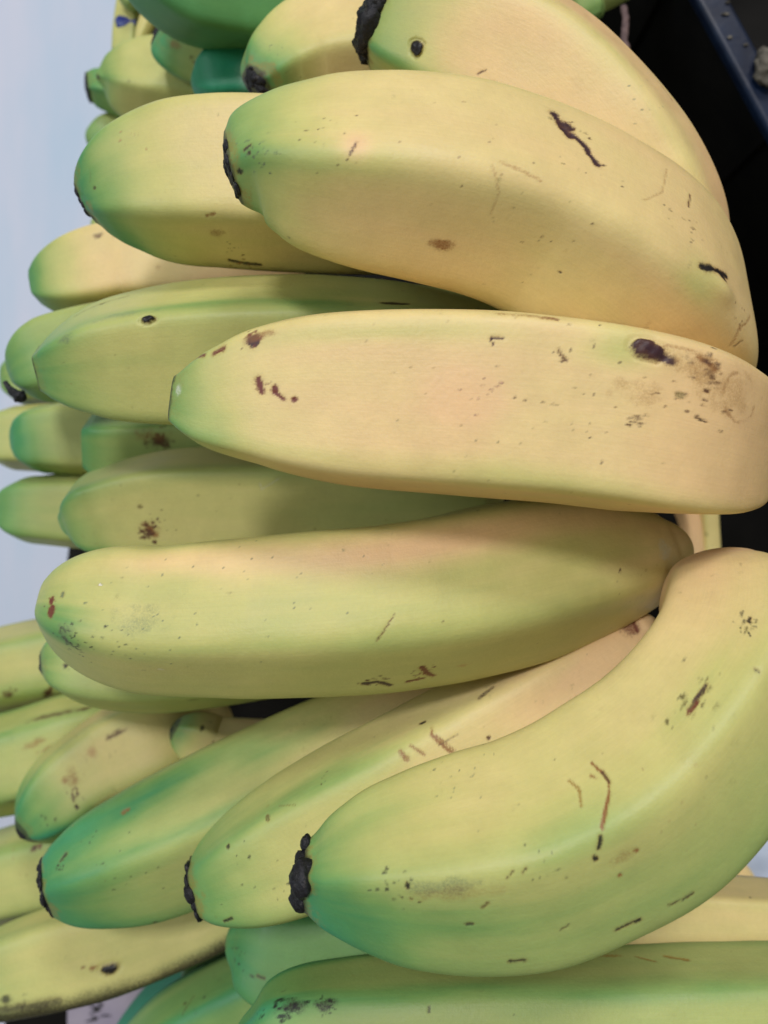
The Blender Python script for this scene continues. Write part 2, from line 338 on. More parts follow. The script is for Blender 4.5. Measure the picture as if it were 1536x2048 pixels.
# ---------------------------------------------------------------- the pile: where each banana lies (metres), its edges, colour and marks
# ctrl: (x, y, z, radius) from blossom end to stem; marks: places on the skin as (mm from the tip, degrees round from the upper side)
BANANAS = [
    {'label': 'large greenish banana at lower right, bent upwards, with ragged black tip', 'ctrl': [(-0.01648, -0.07689, 0.97, 0.00697), (-0.01246, -0.07689, 0.97, 0.01035), (-0.00718, -0.07647, 0.97, 0.01373), (-0.00084, -0.07584, 0.97, 0.0169), (0.0076, -0.0751, 0.97, 0.01954), (0.01922, -0.07372, 0.97, 0.02176), (0.03084, -0.0714, 0.97, 0.0225), (0.0414, -0.06696, 0.97, 0.0226), (0.05197, -0.06084, 0.97, 0.02281), (0.06094, -0.05344, 0.97, 0.02197), (0.06908, -0.04415, 0.97, 0.02081), (0.07684, -0.03558, 0.964, 0.02008), (0.08249, -0.02765, 0.952, 0.01859), (0.08604, -0.0241, 0.935, 0.01615)], 'ridges': (-90, -16, 58, 132, 200), 'seed': 3, 'green': {'base': 0.51, 'tip': (0.52, 15), 'ridge': (0.06, 8), 'noise': 0.12, 'pink': 0.3, 'stem': (-0.36, 48), 'side': 0.22}, 'p': 11, 'blunt': 0.15, 'marks': [('line', [(67.9, -48.7), (68.8, -40.6), (68.8, -34.8), (67.4, -29.7), (65.0, -24.5), (62.2, -17.9)], [0.65], 'rust', 0.95), ('line', [(68.8, -40.6), (68.8, -34.0)], [0.97], 'brown', 0.95), ('line', [(61.2, -15.0), (59.8, -10.6)], [0.76], 'black', 0.95), ('blob', [(58.4, -7.0)], [0.65, 0.65], 'black', 0.95), ('line', [(61.2, -46.5), (62.2, -39.2), (60.8, -31.1)], [0.54], 'tan2', 0.8), ('line', [(66.0, -42.8), (66.9, -39.9)], [0.65], 'rust', 0.7), ('blob', [(94.5, -35.5)], [1.51, 0.65], 'purple', 0.9), ('blob', [(93.0, -34.0)], [0.97, 0.65], 'red', 0.9), ('dots', [(94.0, -33.3)], [6.49, 0.43], 'olive', 22), ('blob', [(107.7, -33.3)], [0.76, 0.43], 'black', 0.9), ('dots', [(106.8, -34.0)], [3.68, 0.43], 'dark', 16), ('dots', [(105.4, -34.0)], [1.73, 0.43], 'olive', 8), ('line', [(99.7, -20.1), (99.7, -17.2)], [0.43], 'dark', 0.8), ('line', [(70.7, 45.0), (68.8, 45.0), (66.4, 43.6)], [0.54], 'black', 0.85), ('line', [(60.8, 43.6), (59.3, 42.8), (56.5, 42.8)], [0.86], 'black', 0.95), ('line', [(41.3, 44.3), (38.9, 44.3)], [0.76], 'black', 0.9), ('line', [(44.6, -14.3), (43.7, -12.8)], [0.54], 'dark', 0.8), ('line', [(41.8, -14.3), (40.3, -11.3)], [0.43], 'dark', 0.8), ('dots', [(48.4, -12.8)], [6.49, 0.32], 'dark', 12), ('scuff', [(26.6, -10.6)], [11.89, 2.38], 'grey', 0.4), ('scuff', [(29.4, -6.2)], [14.05, 1.95], 'rust', 0.2), ('blob', [(21.4, -12.1)], [0.54, 0.86], 'black', 0.9), ('dots', [(19.0, -11.3)], [6.49, 0.43], 'dark', 18), ('blob', [(21.8, -4.0)], [0.54, 0.43], 'olive', 0.8), ('line', [(36.1, 1.1), (35.1, 3.3)], [0.65], 'olive', 0.8), ('blob', [(32.3, 14.3)], [0.86, 0.43], 'dark', 0.8), ('line', [(49.4, 26.7), (47.9, 28.2)], [0.43], 'dark', 0.7), ('blob', [(66.0, -0.4)], [0.65, 0.54], 'rust', 0.8), ('blob', [(61.2, 9.2)], [0.54, 0.54], 'rust', 0.8), ('scuff', [(62.7, -1.1)], [4.32, 1.95], 'rust', 0.3), ('dots', [(37.5, -57.5)], [15.13, 0.32], 'grey', 26), ('dots', [(77.8, -10.6)], [16.21, 0.32], 'tan', 12), ('green', [(15.2, -60.4)], [10.81, 4.32], 0.14), ('green', [(29.0, 15.0)], [23.78, 6.49], 0.13), ('green', [(56.0, -20.9)], [16.21, 4.32], 0.14), ('green', [(95.4, -32.6)], [6.49, 6.49], 0.1), ('pinkp', [(151.1, -42.8)], [12.97, 7.57], 0.9), ('olivep', [(72.1, -30.4)], [21.62, 6.49], 0.0)], 'scar': ('ragged', 0.95, 0.5), 'detail': 'hero', 'lean': -23.5},
    {'label': 'plump yellow banana across the middle with dark red flecks near its tip', 'ctrl': [(-0.04638, 0.02497, 0.96, 0.0058), (-0.04381, 0.02464, 0.96, 0.00803), (-0.03991, 0.02442, 0.96, 0.0107), (-0.03434, 0.02464, 0.96, 0.01316), (-0.02653, 0.0252, 0.96, 0.01617), (-0.0165, 0.0252, 0.96, 0.01862), (-0.00424, 0.02475, 0.96, 0.02029), (0.01137, 0.02419, 0.96, 0.02107), (0.02587, 0.02341, 0.96, 0.02141), (0.04036, 0.02207, 0.96, 0.02118), (0.05262, 0.02029, 0.96, 0.02085), (0.06106, 0.01881, 0.958, 0.02039), (0.071, 0.01752, 0.951, 0.01915), (0.08171, 0.01721, 0.939, 0.01709), (0.09178, 0.01766, 0.922, 0.01391), (0.09948, 0.01855, 0.905, 0.01064)], 'ridges': (-47, 50, 122, 194, 254), 'seed': 10, 'green': {'base': 0.1, 'tip': (0.72, 13), 'ridge': (0.14, 7), 'noise': 0.09, 'pink': 0.6, 'stem': (0.0, 20), 'side': 0.0}, 'p': 14, 'blunt': 0.18, 'marks': [('line', [(20.5, -9.2), (21.1, 2.6)], [1.51], 'red', 1.0), ('blob', [(24.0, 1.1)], [1.04, 1.28], 'red', 1.0), ('line', [(24.0, 3.3), (25.8, 8.4)], [1.04], 'red', 1.0), ('blob', [(28.1, 8.4)], [0.93, 0.93], 'red', 1.0), ('dots', [(22.2, -1.1)], [5.8, 0.35], 'red', 16), ('blob', [(19.9, -36.2)], [1.51, 1.28], 'purple', 1.0), ('dots', [(19.3, -37.0)], [3.02, 0.46], 'red', 12), ('line', [(13.5, -39.2), (11.1, -39.2)], [1.04], 'red', 0.9), ('line', [(8.8, -42.1), (5.9, -48.7)], [0.81], 'red', 0.85), ('scuff', [(21.1, -38.4)], [4.64, 1.16], 'rust', 0.6), ('line', [(67.9, -28.9), (67.3, -31.9), (69.6, -31.9)], [0.52], 'purple', 1.0), ('line', [(80.8, -28.9), (81.4, -26.0), (82.5, -23.8)], [0.58], 'brown', 0.9), ('scab', [(97.2, -34.8)], [2.55, 1.74], 'purple', 1.0), ('line', [(97.2, -34.8), (98.9, -34.0), (100.7, -31.9)], [1.97], 'purple', 1.0), ('line', [(104.8, -36.2), (105.9, -34.8), (107.1, -33.3)], [1.39], 'rust', 0.9), ('dots', [(105.9, -34.0)], [3.95, 0.58], 'purple', 18), ('line', [(99.5, -38.4), (103.0, -38.4), (107.1, -37.0)], [0.46], 'tan', 0.6), ('ring', [(113.0, -22.3)], [4.41, 4.64], 'rust', 0.75), ('scuff', [(110.0, -23.1)], [6.96, 5.8], 'tan', 0.4), ('scuff', [(104.2, -30.4)], [5.8, 3.02], 'tan', 0.6), ('dots', [(97.2, 7.0)], [2.09, 0.58], 'brown', 12), ('scuff', [(97.7, -10.6)], [6.96, 4.64], 'tan', 0.4), ('dots', [(104.2, -12.8)], [10.45, 0.46], 'brown', 22), ('line', [(105.9, -2.6), (107.1, -1.8)], [0.58], 'black', 0.9), ('blob', [(106.5, -20.9)], [0.46, 0.7], 'brown', 0.9), ('blob', [(103.0, -15.0)], [1.16, 1.04], 'olive', 0.6), ('dots', [(88.4, -1.8)], [18.57, 0.41], 'brown', 26), ('dots', [(66.1, 1.1)], [6.96, 0.46], 'pinkbrown', 14), ('pinkp', [(62.6, 1.8)], [6.96, 5.8], 0.5), ('dots', [(76.1, 38.4)], [23.21, 0.29], 'olive', 22), ('scuff', [(74.9, -44.3)], [10.45, 0.93], 'rust', 0.6), ('line', [(77.8, -45.0), (80.2, -43.6)], [0.58], 'red', 0.7), ('dots', [(59.7, -25.3)], [29.02, 0.23], 'tan', 30), ('scuff', [(1.8, -14.3)], [1.16, 2.09], 'pale', 0.5), ('green', [(93.6, -34.8)], [6.96, 3.48], 0.35), ('green', [(49.2, -34.8)], [23.21, 1.86], 0.22), ('green', [(60.3, 42.8)], [46.43, 2.09], 0.22)], 'scar': ('thin', 0.9, 0.1), 'detail': 'hero', 'lean': 7.7},
    {'label': 'broad yellow banana near the top with a dark brown gash on its upper edge', 'ctrl': [(-0.033, 0.07519, 0.96376, 0.00743), (-0.03148, 0.07553, 0.96373, 0.00918), (-0.02821, 0.07643, 0.96365, 0.01181), (-0.02277, 0.07662, 0.96346, 0.01478), (-0.01405, 0.07584, 0.96296, 0.01811), (-0.00309, 0.07506, 0.96189, 0.02042), (0.00915, 0.07418, 0.9599, 0.02164), (0.02176, 0.07264, 0.95687, 0.02221), (0.03493, 0.06952, 0.95286, 0.02302), (0.04679, 0.06459, 0.94914, 0.02416), (0.05941, 0.05843, 0.94211, 0.02549), (0.07045, 0.05277, 0.92848, 0.02652), (0.07806, 0.04868, 0.91159, 0.02546), (0.0839, 0.04691, 0.89376, 0.02105)], 'ridges': (-66, 14, 88, 160, 228), 'seed': 17, 'green': {'base': 0.17, 'tip': (0.68, 14), 'ridge': (0.08, 9), 'noise': 0.1, 'pink': 0.4, 'stem': (0, 20), 'side': 0.0}, 'p': 8, 'blunt': 0.2, 'marks': [('line', [(63.4, -46.5), (64.9, -39.2), (67.0, -33.3)], [1.9], 'purple', 1.0), ('blob', [(66.0, -39.9)], [2.01, 1.54], 'purple', 1.0), ('line', [(65.5, -36.2), (66.5, -31.9)], [1.66], 'purple', 1), ('line', [(67.5, -34.0), (69.6, -29.7), (71.2, -23.1), (73.3, -17.2)], [1.54], 'purple', 1.0), ('line', [(73.3, -17.2), (74.8, -19.4)], [0.47], 'purple', 0.9), ('line', [(64.4, -39.9), (67.5, -45.8)], [0.47], 'purple', 0.7), ('dots', [(69.1, -39.2)], [3.08, 0.47], 'brown', 6), ('line', [(96.1, 6.2), (97.7, 2.6), (99.2, 1.1), (101.8, -2.6)], [1.3], 'black', 1.0), ('blob', [(99.8, 1.1)], [1.42, 1.07], 'black', 1), ('blob', [(100.8, 2.6)], [0.47, 0.59], 'black', 0.8), ('lump', [(100.3, 7.0)], [4.74, 3.32], 0.9), ('green', [(96.6, 11.3)], [3.55, 4.74], 0.35), ('line', [(93.5, -39.9), (93.0, -28.9)], [0.47], 'brown', 0.9), ('dots', [(92.0, -11.3)], [7.11, 0.36], 'brown', 18), ('dots', [(63.4, 16.5)], [23.69, 0.3], 'brown', 30), ('line', [(52.0, 5.5), (56.1, 7.0), (60.3, 9.2)], [0.59], 'tan', 0.5), ('line', [(53.0, 31.9), (53.0, 20.9), (50.4, 8.4)], [0.3], 'tan', 0.35), ('line', [(82.6, -8.4), (86.8, -24.5), (87.8, -46.5)], [0.36], 'tan', 0.4), ('scuff', [(45.2, 57.5)], [4.26, 2.13], 'rust', 0.8), ('line', [(5.2, 4.8), (3.6, 7.0)], [0.83], 'purple', 0.8), ('blob', [(1.6, 27.5)], [0.59, 0.95], 'black', 0.9), ('blob', [(4.7, 12.1)], [0.71, 0.47], 'purple', 0.8), ('dots', [(7.3, 11.3)], [7.11, 0.41], 'grey', 26), ('dots', [(19.7, 11.3)], [14.21, 0.3], 'brown', 22), ('line', [(24.9, 12.8), (26.0, 5.5)], [0.59], 'purple', 0.8), ('pinkp', [(26.0, 7.0)], [2.61, 2.61], 0.6), ('blob', [(75.9, 48.7)], [0.47, 0.36], 'black', 0.9), ('dots', [(42.6, -17.9)], [21.32, 0.24], 'tan', 20), ('green', [(23.4, 17.9)], [14.21, 3.55], 0.18), ('line', [(95.6, 41.4), (96.6, 47.2)], [0.24], 'tan', 0.3), ('line', [(110.7, 20.9), (109.1, 12.8), (113.3, 0.4)], [0.59], 'tan', 0.6), ('line', [(111.7, 19.4), (112.2, 15.0)], [0.47], 'brown', 0.6), ('dots', [(108.1, 9.9)], [4.74, 0.36], 'rust', 14)], 'scar': ('ragged', 0.92, 0.13), 'detail': 'hero', 'lean': 23.6},
    {'label': 'blunt green-yellow banana below the middle, tapering to the right with peppery specks', 'ctrl': [(-0.08373, -0.02315, 0.938, 0.00702), (-0.08192, -0.02337, 0.938, 0.00939), (-0.07922, -0.02371, 0.938, 0.01189), (-0.075, -0.02423, 0.938, 0.01455), (-0.06958, -0.0249, 0.938, 0.01673), (-0.06296, -0.02573, 0.938, 0.01819), (-0.05573, -0.02662, 0.93799, 0.01866), (-0.03584, -0.02613, 0.93793, 0.02003), (-0.01844, -0.02517, 0.93764, 0.02081), (-0.001, -0.02392, 0.93655, 0.02117), (0.01676, -0.02171, 0.93361, 0.02159), (0.03407, -0.01834, 0.92836, 0.02185), (0.04814, -0.01569, 0.92338, 0.02061), (0.06104, -0.01364, 0.91985, 0.01756), (0.07087, -0.01195, 0.91861, 0.01385), (0.07696, -0.01045, 0.91867, 0.01032), (0.07972, -0.00949, 0.91894, 0.00759)], 'ridges': (-55, 17, 84, 160, 232), 'seed': 24, 'green': {'base': 0.42, 'tip': (0.18, 9), 'ridge': (0.06, 9), 'noise': 0.14, 'pink': 0.45, 'stem': (-0.3, 30), 'side': 0.0}, 'p': 9, 'blunt': 0.3, 'marks': [('blob', [(5.0, -12.1)], [0.77, 1.28], 'red', 0.95), ('blob', [(5.6, 0.4)], [1.02, 1.54], 'red', 0.95), ('dots', [(5.0, -7.0)], [2.31, 0.38], 'red', 8), ('blob', [(7.8, -18.7)], [0.51, 0.9], 'grey', 0.8), ('dots', [(10.7, 19.4)], [4.35, 0.51], 'dark', 34), ('dots', [(14.6, 22.3)], [7.04, 0.38], 'dark', 30), ('scuff', [(10.7, 15.0)], [3.84, 3.07], 'grey', 0.4), ('dots', [(23.0, 10.6)], [6.4, 0.45], 'dark', 10), ('scuff', [(28.0, -1.8)], [8.97, 5.12], 'grey', 0.25), ('dots', [(30.3, -10.6)], [21.77, 0.32], 'grey', 36), ('blob', [(16.8, -27.5)], [0.51, 0.38], 'white', 0.9), ('blob', [(32.0, 36.2)], [0.9, 0.38], 'white', 0.3), ('line', [(84.1, 1.8), (81.8, 9.9), (80.2, 15.7)], [0.38], 'brown', 0.7), ('line', [(77.4, 62.6), (80.2, 61.9), (83.0, 67.7)], [1.15], 'purple', 0.95), ('dots', [(80.2, 60.4)], [4.61, 0.51], 'brown', 18), ('line', [(89.7, 48.0), (91.4, 58.2), (92.5, 61.9)], [1.28], 'red', 0.95), ('line', [(86.9, 65.5), (90.2, 64.1)], [1.02], 'red', 0.9), ('dots', [(90.2, 54.5)], [4.35, 0.51], 'red', 16), ('scuff', [(98.7, 53.1)], [2.05, 1.15], 'tan', 0.6), ('dots', [(60.5, -23.8)], [32.02, 0.28], 'grey', 36), ('scuff', [(159.8, -8.4)], [3.84, 3.33], 'pale', 0.35), ('dots', [(136.8, 8.4)], [7.68, 0.26], 'brown', 5), ('blob', [(139.6, 2.6)], [0.38, 0.38], 'brown', 0.9), ('green', [(53.3, 17.2)], [53.79, 3.84], 0.07), ('green', [(9.0, 15.0)], [7.68, 6.4], 0.3), ('pinkp', [(93.0, -40.6)], [42.26, 4.35], 0.9), ('pinkp', [(33.1, -47.2)], [15.37, 3.33], 0.5)], 'detail': 'hero', 'lean': -6.9},
    {'label': 'curved yellow banana at top right with shaggy black tip and one black pit', 'ctrl': [(-0.00148, 0.13061, 0.921, 0.00914), (0.00094, 0.12953, 0.921, 0.01182), (0.00564, 0.12792, 0.921, 0.01451), (0.01371, 0.12577, 0.921, 0.01814), (0.02446, 0.12174, 0.921, 0.02042), (0.03682, 0.11502, 0.921, 0.02257), (0.04945, 0.10293, 0.921, 0.02365), (0.06074, 0.08788, 0.921, 0.02419), (0.06832, 0.07441, 0.919, 0.02386), (0.07382, 0.06562, 0.909, 0.02291), (0.07933, 0.05836, 0.891, 0.02128)], 'ridges': (-80, -22, 55, 125, 195, 250), 'seed': 31, 'green': {'base': 0.12, 'tip': (0.55, 17), 'ridge': (0.28, 10), 'noise': 0.1, 'pink': 0.9, 'stem': (0.0, 20), 'side': 0.0}, 'p': 13, 'blunt': 0.1, 'marks': [('scab', [(12.9, 37.0)], [1.64, 1.91], 'black', 1.0), ('line', [(66.5, -60.4), (71.7, -56.7)], [0.55], 'red', 0.5), ('line', [(31.8, 37.7), (33.5, 33.3)], [0.55], 'brown', 0.8), ('scuff', [(37.4, 39.2)], [4.1, 1.91], 'tan', 0.5), ('dots', [(70.8, -19.4)], [8.2, 0.27], 'grey', 14)], 'scar': ('shaggy', 0.98, 0.9), 'detail': 'hero', 'lean': 25.3},
    {'label': 'dull green-yellow banana left of centre with a small black nub on its shoulder', 'ctrl': [(-0.09311, 0.03893, 0.918, 0.00626), (-0.09026, 0.03921, 0.918, 0.00871), (-0.08481, 0.03989, 0.918, 0.01225), (-0.07596, 0.04111, 0.918, 0.01606), (-0.06371, 0.0422, 0.918, 0.01865), (-0.04737, 0.04315, 0.918, 0.02015), (-0.02832, 0.04383, 0.918, 0.02056), (-0.00926, 0.04411, 0.918, 0.01974), (0.0098, 0.04438, 0.918, 0.01742), (0.02749, 0.04782, 0.906, 0.01432), (0.04318, 0.05205, 0.898, 0.00887)], 'ridges': (-19, 66, 126, 196, 268), 'seed': 38, 'green': {'base': 0.42, 'tip': (0.48, 15), 'ridge': (0.12, 9), 'noise': 0.125, 'pink': 0.45, 'stem': (0.3, 60), 'side': 0.0}, 'p': 13, 'blunt': 0.15, 'marks': [('scab', [(34.9, -17.2)], [1.79, 0.96], 'black', 1.0), ('blob', [(96.2, -32.6)], [3.03, 0.83], 'black', 0.9), ('scuff', [(12.4, -17.9)], [3.58, 1.93], 'grey', 0.5), ('blob', [(19.6, -72.1)], [1.1, 0.41], 'dark', 0.9), ('line', [(12.4, -70.7), (26.3, -74.3)], [0.55], 'dark', 0.4), ('blob', [(33.0, 78.0)], [0.55, 0.41], 'black', 0.9), ('scuff', [(27.3, -26.7)], [13.78, 1.93], 'grey', 0.25), ('green', [(47.4, -28.2)], [27.57, 2.48], 0.3), ('green', [(78.5, -31.9)], [8.27, 5.51], 0.15)], 'scar': ('thin', 0.9, 0.1), 'detail': 'hero', 'lean': 10.9},
    {'label': 'yellow banana at upper left with green tip edged in black, behind the gashed one', 'ctrl': [(-0.07974, 0.08241, 0.922, 0.00535), (-0.078, 0.08321, 0.922, 0.00829), (-0.07398, 0.08455, 0.922, 0.01231), (-0.06663, 0.08616, 0.922, 0.01659), (-0.05592, 0.08709, 0.922, 0.02007), (-0.04388, 0.0875, 0.922, 0.02141), (-0.02783, 0.08696, 0.922, 0.02181), (-0.01177, 0.08589, 0.922, 0.02141), (0.00438, 0.086, 0.917, 0.02051)], 'ridges': (-42, 40, 110, 178, 246), 'seed': 45, 'green': {'base': 0.22, 'tip': (0.85, 17), 'ridge': (0.12, 9), 'noise': 0.1, 'pink': 0.55, 'stem': (0.0, 20), 'side': 0.05}, 'p': 13, 'blunt': 0.15, 'marks': [('line', [(38.9, 39.9), (36.6, 41.4)], [0.67], 'rust', 0.7), ('line', [(39.2, 94.8), (44.1, 97.7), (47.8, 97.7)], [1.21], 'dark', 0.9), ('dots', [(42.1, 94.8)], [5.36, 0.54], 'rust', 14), ('blob', [(5.7, 12.1)], [0.54, 0.54], 'dark', 0.7), ('dots', [(17.5, -15.0)], [6.71, 0.4], 'tan', 8), ('scuff', [(37.5, 57.5)], [3.22, 2.68], 'rust', 0.5), ('dots', [(40.9, 80.2)], [5.36, 0.4], 'brown', 10)], 'scar': ('ragged', 0.85, 0.2), 'detail': 'hero', 'lean': 20.7},
    {'label': 'yellow banana with black stubby tip lying just above the large bent banana', 'ctrl': [(-0.04933, -0.09959, 0.924, 0.00769), (-0.04681, -0.09867, 0.92399, 0.01008), (-0.04151, -0.09655, 0.92399, 0.01326), (-0.03422, -0.09337, 0.92397, 0.01618), (-0.02361, -0.08835, 0.92391, 0.01831), (-0.01036, -0.08153, 0.9237, 0.01939), (0.00426, -0.07377, 0.92307, 0.01957), (0.01902, -0.06577, 0.92173, 0.01902), (0.03405, -0.05756, 0.91972, 0.01784), (0.04793, -0.04956, 0.91795, 0.01607), (0.059, -0.04248, 0.91723, 0.01339), (0.06717, -0.03632, 0.91733, 0.0101), (0.07183, -0.03149, 0.91771, 0.00654)], 'ridges': (-45, 30, 105, 180, 250), 'seed': 52, 'green': {'base': 0.38, 'tip': (0.5, 20), 'ridge': (0.12, 9), 'noise': 0.125, 'pink': 0.8, 'stem': (-0.5, 62), 'side': 0.0}, 'p': 12, 'blunt': 0.12, 'marks': [('line', [(74.4, -45.8), (73.5, -41.4), (74.4, -34.0), (75.8, -23.8)], [0.94], 'rust', 0.85), ('line', [(74.4, -39.9), (76.7, -23.8)], [0.4], 'rust', 0.6), ('line', [(67.8, -42.1), (69.7, -32.6)], [0.8], 'rust', 0.7), ('line', [(65.0, -41.4), (65.5, -35.5)], [1.34], 'rust', 0.7), ('blob', [(73.0, -56.7)], [1.07, 0.67], 'black', 0.9), ('line', [(93.1, -54.5), (88.4, -50.2)], [1.21], 'purple', 0.6), ('line', [(139.0, -59.7), (137.1, -27.5)], [0.94], 'red', 0.8), ('scuff', [(136.1, -37.0)], [3.76, 3.22], 'red', 0.65), ('blob', [(85.1, -19.4)], [0.54, 0.54], 'brown', 0.9), ('dots', [(44.0, -54.5)], [4.02, 0.4], 'brown', 6), ('blob', [(28.5, -46.5)], [0.54, 0.94], 'olive', 0.8), ('blob', [(15.9, -42.8)], [0.54, 0.54], 'black', 0.8), ('dots', [(20.6, -6.2)], [14.75, 0.4], 'dark', 14), ('line', [(7.5, 23.8), (9.8, 20.9)], [0.67], 'black', 0.8), ('line', [(36.5, -44.3), (32.3, -50.9)], [0.4], 'olive', 0.5), ('green', [(44.0, -54.5)], [21.46, 5.37], 0.3), ('line', [(73.9, -32.6), (79.1, -32.6)], [0.4], 'brown', 0.5)], 'scar': ('ragged', 1.0, 0.3), 'detail': 'hero', 'lean': -16.6},
    {'label': 'pale yellow banana tucked behind the topmost black tip, with dark speckled green end', 'ctrl': [(-0.03729, 0.1247, 0.90174, 0.00524), (-0.03545, 0.12686, 0.90035, 0.00879), (-0.03138, 0.13086, 0.89771, 0.01273), (-0.02372, 0.13541, 0.89416, 0.01681), (-0.01184, 0.1384, 0.89138, 0.01912), (0.00336, 0.1388, 0.88978, 0.01985), (0.0202, 0.13525, 0.88925, 0.01913)], 'ridges': (-50, 30, 100, 180, 250), 'seed': 59, 'green': {'base': 0.22, 'tip': (0.75, 9), 'ridge': (0.1, 9), 'noise': 0.1, 'pink': 0.6, 'stem': (0.0, 20), 'side': 0.0}, 'p': 12, 'blunt': 0.25, 'marks': [('blob', [(-0.7, 11.3)], [1.05, 0.9], 'black', 0.9), ('blob', [(-0.7, -28.9)], [0.75, 1.5], 'black', 0.9), ('dots', [(5.6, 12.1)], [8.98, 0.3], 'grey', 8)], 'scar': ('ragged', 0.9, 0.25), 'detail': 'hero', 'lean': 42.9},
    {'label': 'green-ridged banana with a rusty brown blotch, half hidden under the middle one', 'ctrl': [(-0.10029, -0.00276, 0.88, 0.00512), (-0.09946, -0.00253, 0.88, 0.00686), (-0.09824, -0.0022, 0.88, 0.00868), (-0.09633, -0.0017, 0.88, 0.01063), (-0.09389, -0.00105, 0.88, 0.01221), (-0.09088, -0.00024, 0.88, 0.01328), (-0.08761, 0.00063, 0.88, 0.01362), (-0.08207, 0.00158, 0.88, 0.01505), (-0.06939, 0.00301, 0.88, 0.01695), (-0.05038, 0.00349, 0.88, 0.01774), (-0.02662, 0.0038, 0.88, 0.01774), (0.00507, 0.00507, 0.88, 0.01711), (0.03042, 0.00618, 0.88, 0.01505)], 'ridges': (-30, 58, 120, 190, 255), 'seed': 66, 'green': {'base': 0.32, 'tip': (0.5, 14), 'ridge': (0.3, 11), 'noise': 0.1, 'pink': 0.6, 'stem': (0.2, 80), 'side': 0.0}, 'p': 13, 'blunt': 0.5, 'marks': [('scuff', [(29.4, 29.7)], [5.39, 3.8], 'rust', 1.0), ('dots', [(29.4, 31.9)], [4.12, 0.79], 'brown', 40), ('dots', [(33.4, 22.3)], [7.92, 0.48], 'brown', 16), ('blob', [(27.7, 1.8)], [0.79, 0.79], 'olive', 0.6), ('line', [(64.2, -18.7), (64.6, -12.8), (70.3, -22.3)], [0.48], 'pale', 0.3)], 'detail': 'hero', 'lean': 1.0},
    {'label': 'deep green tipped banana with crusty rim, lower left, ridges running lengthwise', 'ctrl': [(-0.09752, -0.10891, 0.9012, 0.00847), (-0.09505, -0.10835, 0.9008, 0.01082), (-0.08928, -0.10691, 0.89973, 0.01439), (-0.08038, -0.10421, 0.89773, 0.01776), (-0.06857, -0.10047, 0.89483, 0.02021), (-0.05422, -0.09481, 0.8919, 0.02151), (-0.03783, -0.08739, 0.89007, 0.02181), (-0.01958, -0.07849, 0.88927, 0.02111), (-0.00122, -0.06972, 0.88943, 0.01957), (0.01706, -0.06107, 0.89046, 0.01706), (0.03213, -0.05472, 0.89168, 0.01394)], 'ridges': (-64, -9, 60, 140, 220), 'seed': 73, 'green': {'base': 0.52, 'tip': (0.55, 24), 'ridge': (0.14, 10), 'noise': 0.175, 'pink': 0.5, 'stem': (-0.6, 62), 'side': 0.0}, 'p': 13, 'blunt': 0.25, 'marks': [('line', [(9.0, -42.1), (7.1, -37.7)], [1.05], 'dark', 0.8), ('dots', [(7.1, -32.6)], [2.4, 0.45], 'dark', 10), ('line', [(29.4, -50.2), (27.1, -50.2)], [1.05], 'rust', 0.7), ('blob', [(26.1, 58.2)], [0.6, 0.45], 'dark', 0.9), ('green', [(74.1, -44.3)], [9.0, 5.4], 0.22), ('green', [(37.0, -52.4)], [22.51, 3.9], 0.35), ('green', [(53.2, -14.3)], [33.01, 2.1], 0.25), ('dots', [(27.1, -17.9)], [21.01, 0.38], 'dark', 16), ('green', [(90.7, -48.0)], [12.0, 6.0], 0.2)], 'scar': ('ragged', 1.0, 0.16), 'detail': 'hero', 'lean': -15.8},
    {'label': 'long light green banana along the bottom edge with black peppery spots', 'ctrl': [(-0.03491, -0.13323, 0.936, 0.00628), (-0.03114, -0.13323, 0.936, 0.01067), (-0.02361, -0.1326, 0.936, 0.01507), (-0.01105, -0.1331, 0.936, 0.01783), (0.00653, -0.13386, 0.936, 0.01984), (0.02913, -0.13386, 0.936, 0.02059), (0.06052, -0.13336, 0.936, 0.02084), (0.09192, -0.13285, 0.936, 0.0211), (0.11954, -0.1326, 0.936, 0.02072)], 'ridges': (-115, -60, 10, 90, 170), 'seed': 80, 'green': {'base': 0.62, 'tip': (0.35, 20), 'ridge': (0.26, 9), 'noise': 0.1, 'pink': 0.3, 'stem': (-0.1, 60), 'side': 0.0}, 'p': 13, 'blunt': 0.5, 'marks': [('scuff', [(12.4, -55.3)], [4.27, 2.51], 'dark', 0.8), ('dots', [(12.4, -55.3)], [3.77, 0.63], 'black', 26), ('scuff', [(20.2, -54.5)], [3.77, 1.76], 'dark', 0.7), ('dots', [(20.2, -55.3)], [3.77, 0.5], 'black', 16), ('dots', [(5.7, -56.0)], [2.51, 0.38], 'black', 8), ('line', [(99.2, -96.3), (103.4, -89.0)], [0.63], 'tan2', 0.8), ('line', [(106.5, -95.6), (111.6, -89.0)], [0.88], 'tan2', 0.8), ('scuff', [(91.5, -97.0)], [6.28, 1.0], 'tan2', 0.6), ('blob', [(45.5, -50.2)], [0.38, 0.75], 'dark', 0.6), ('pale', [(103.4, -42.1)], [37.67, 5.02], 0.0), ('dots', [(63.6, -70.7)], [37.67, 0.25], 'olive', 16)], 'detail': 'hero'},
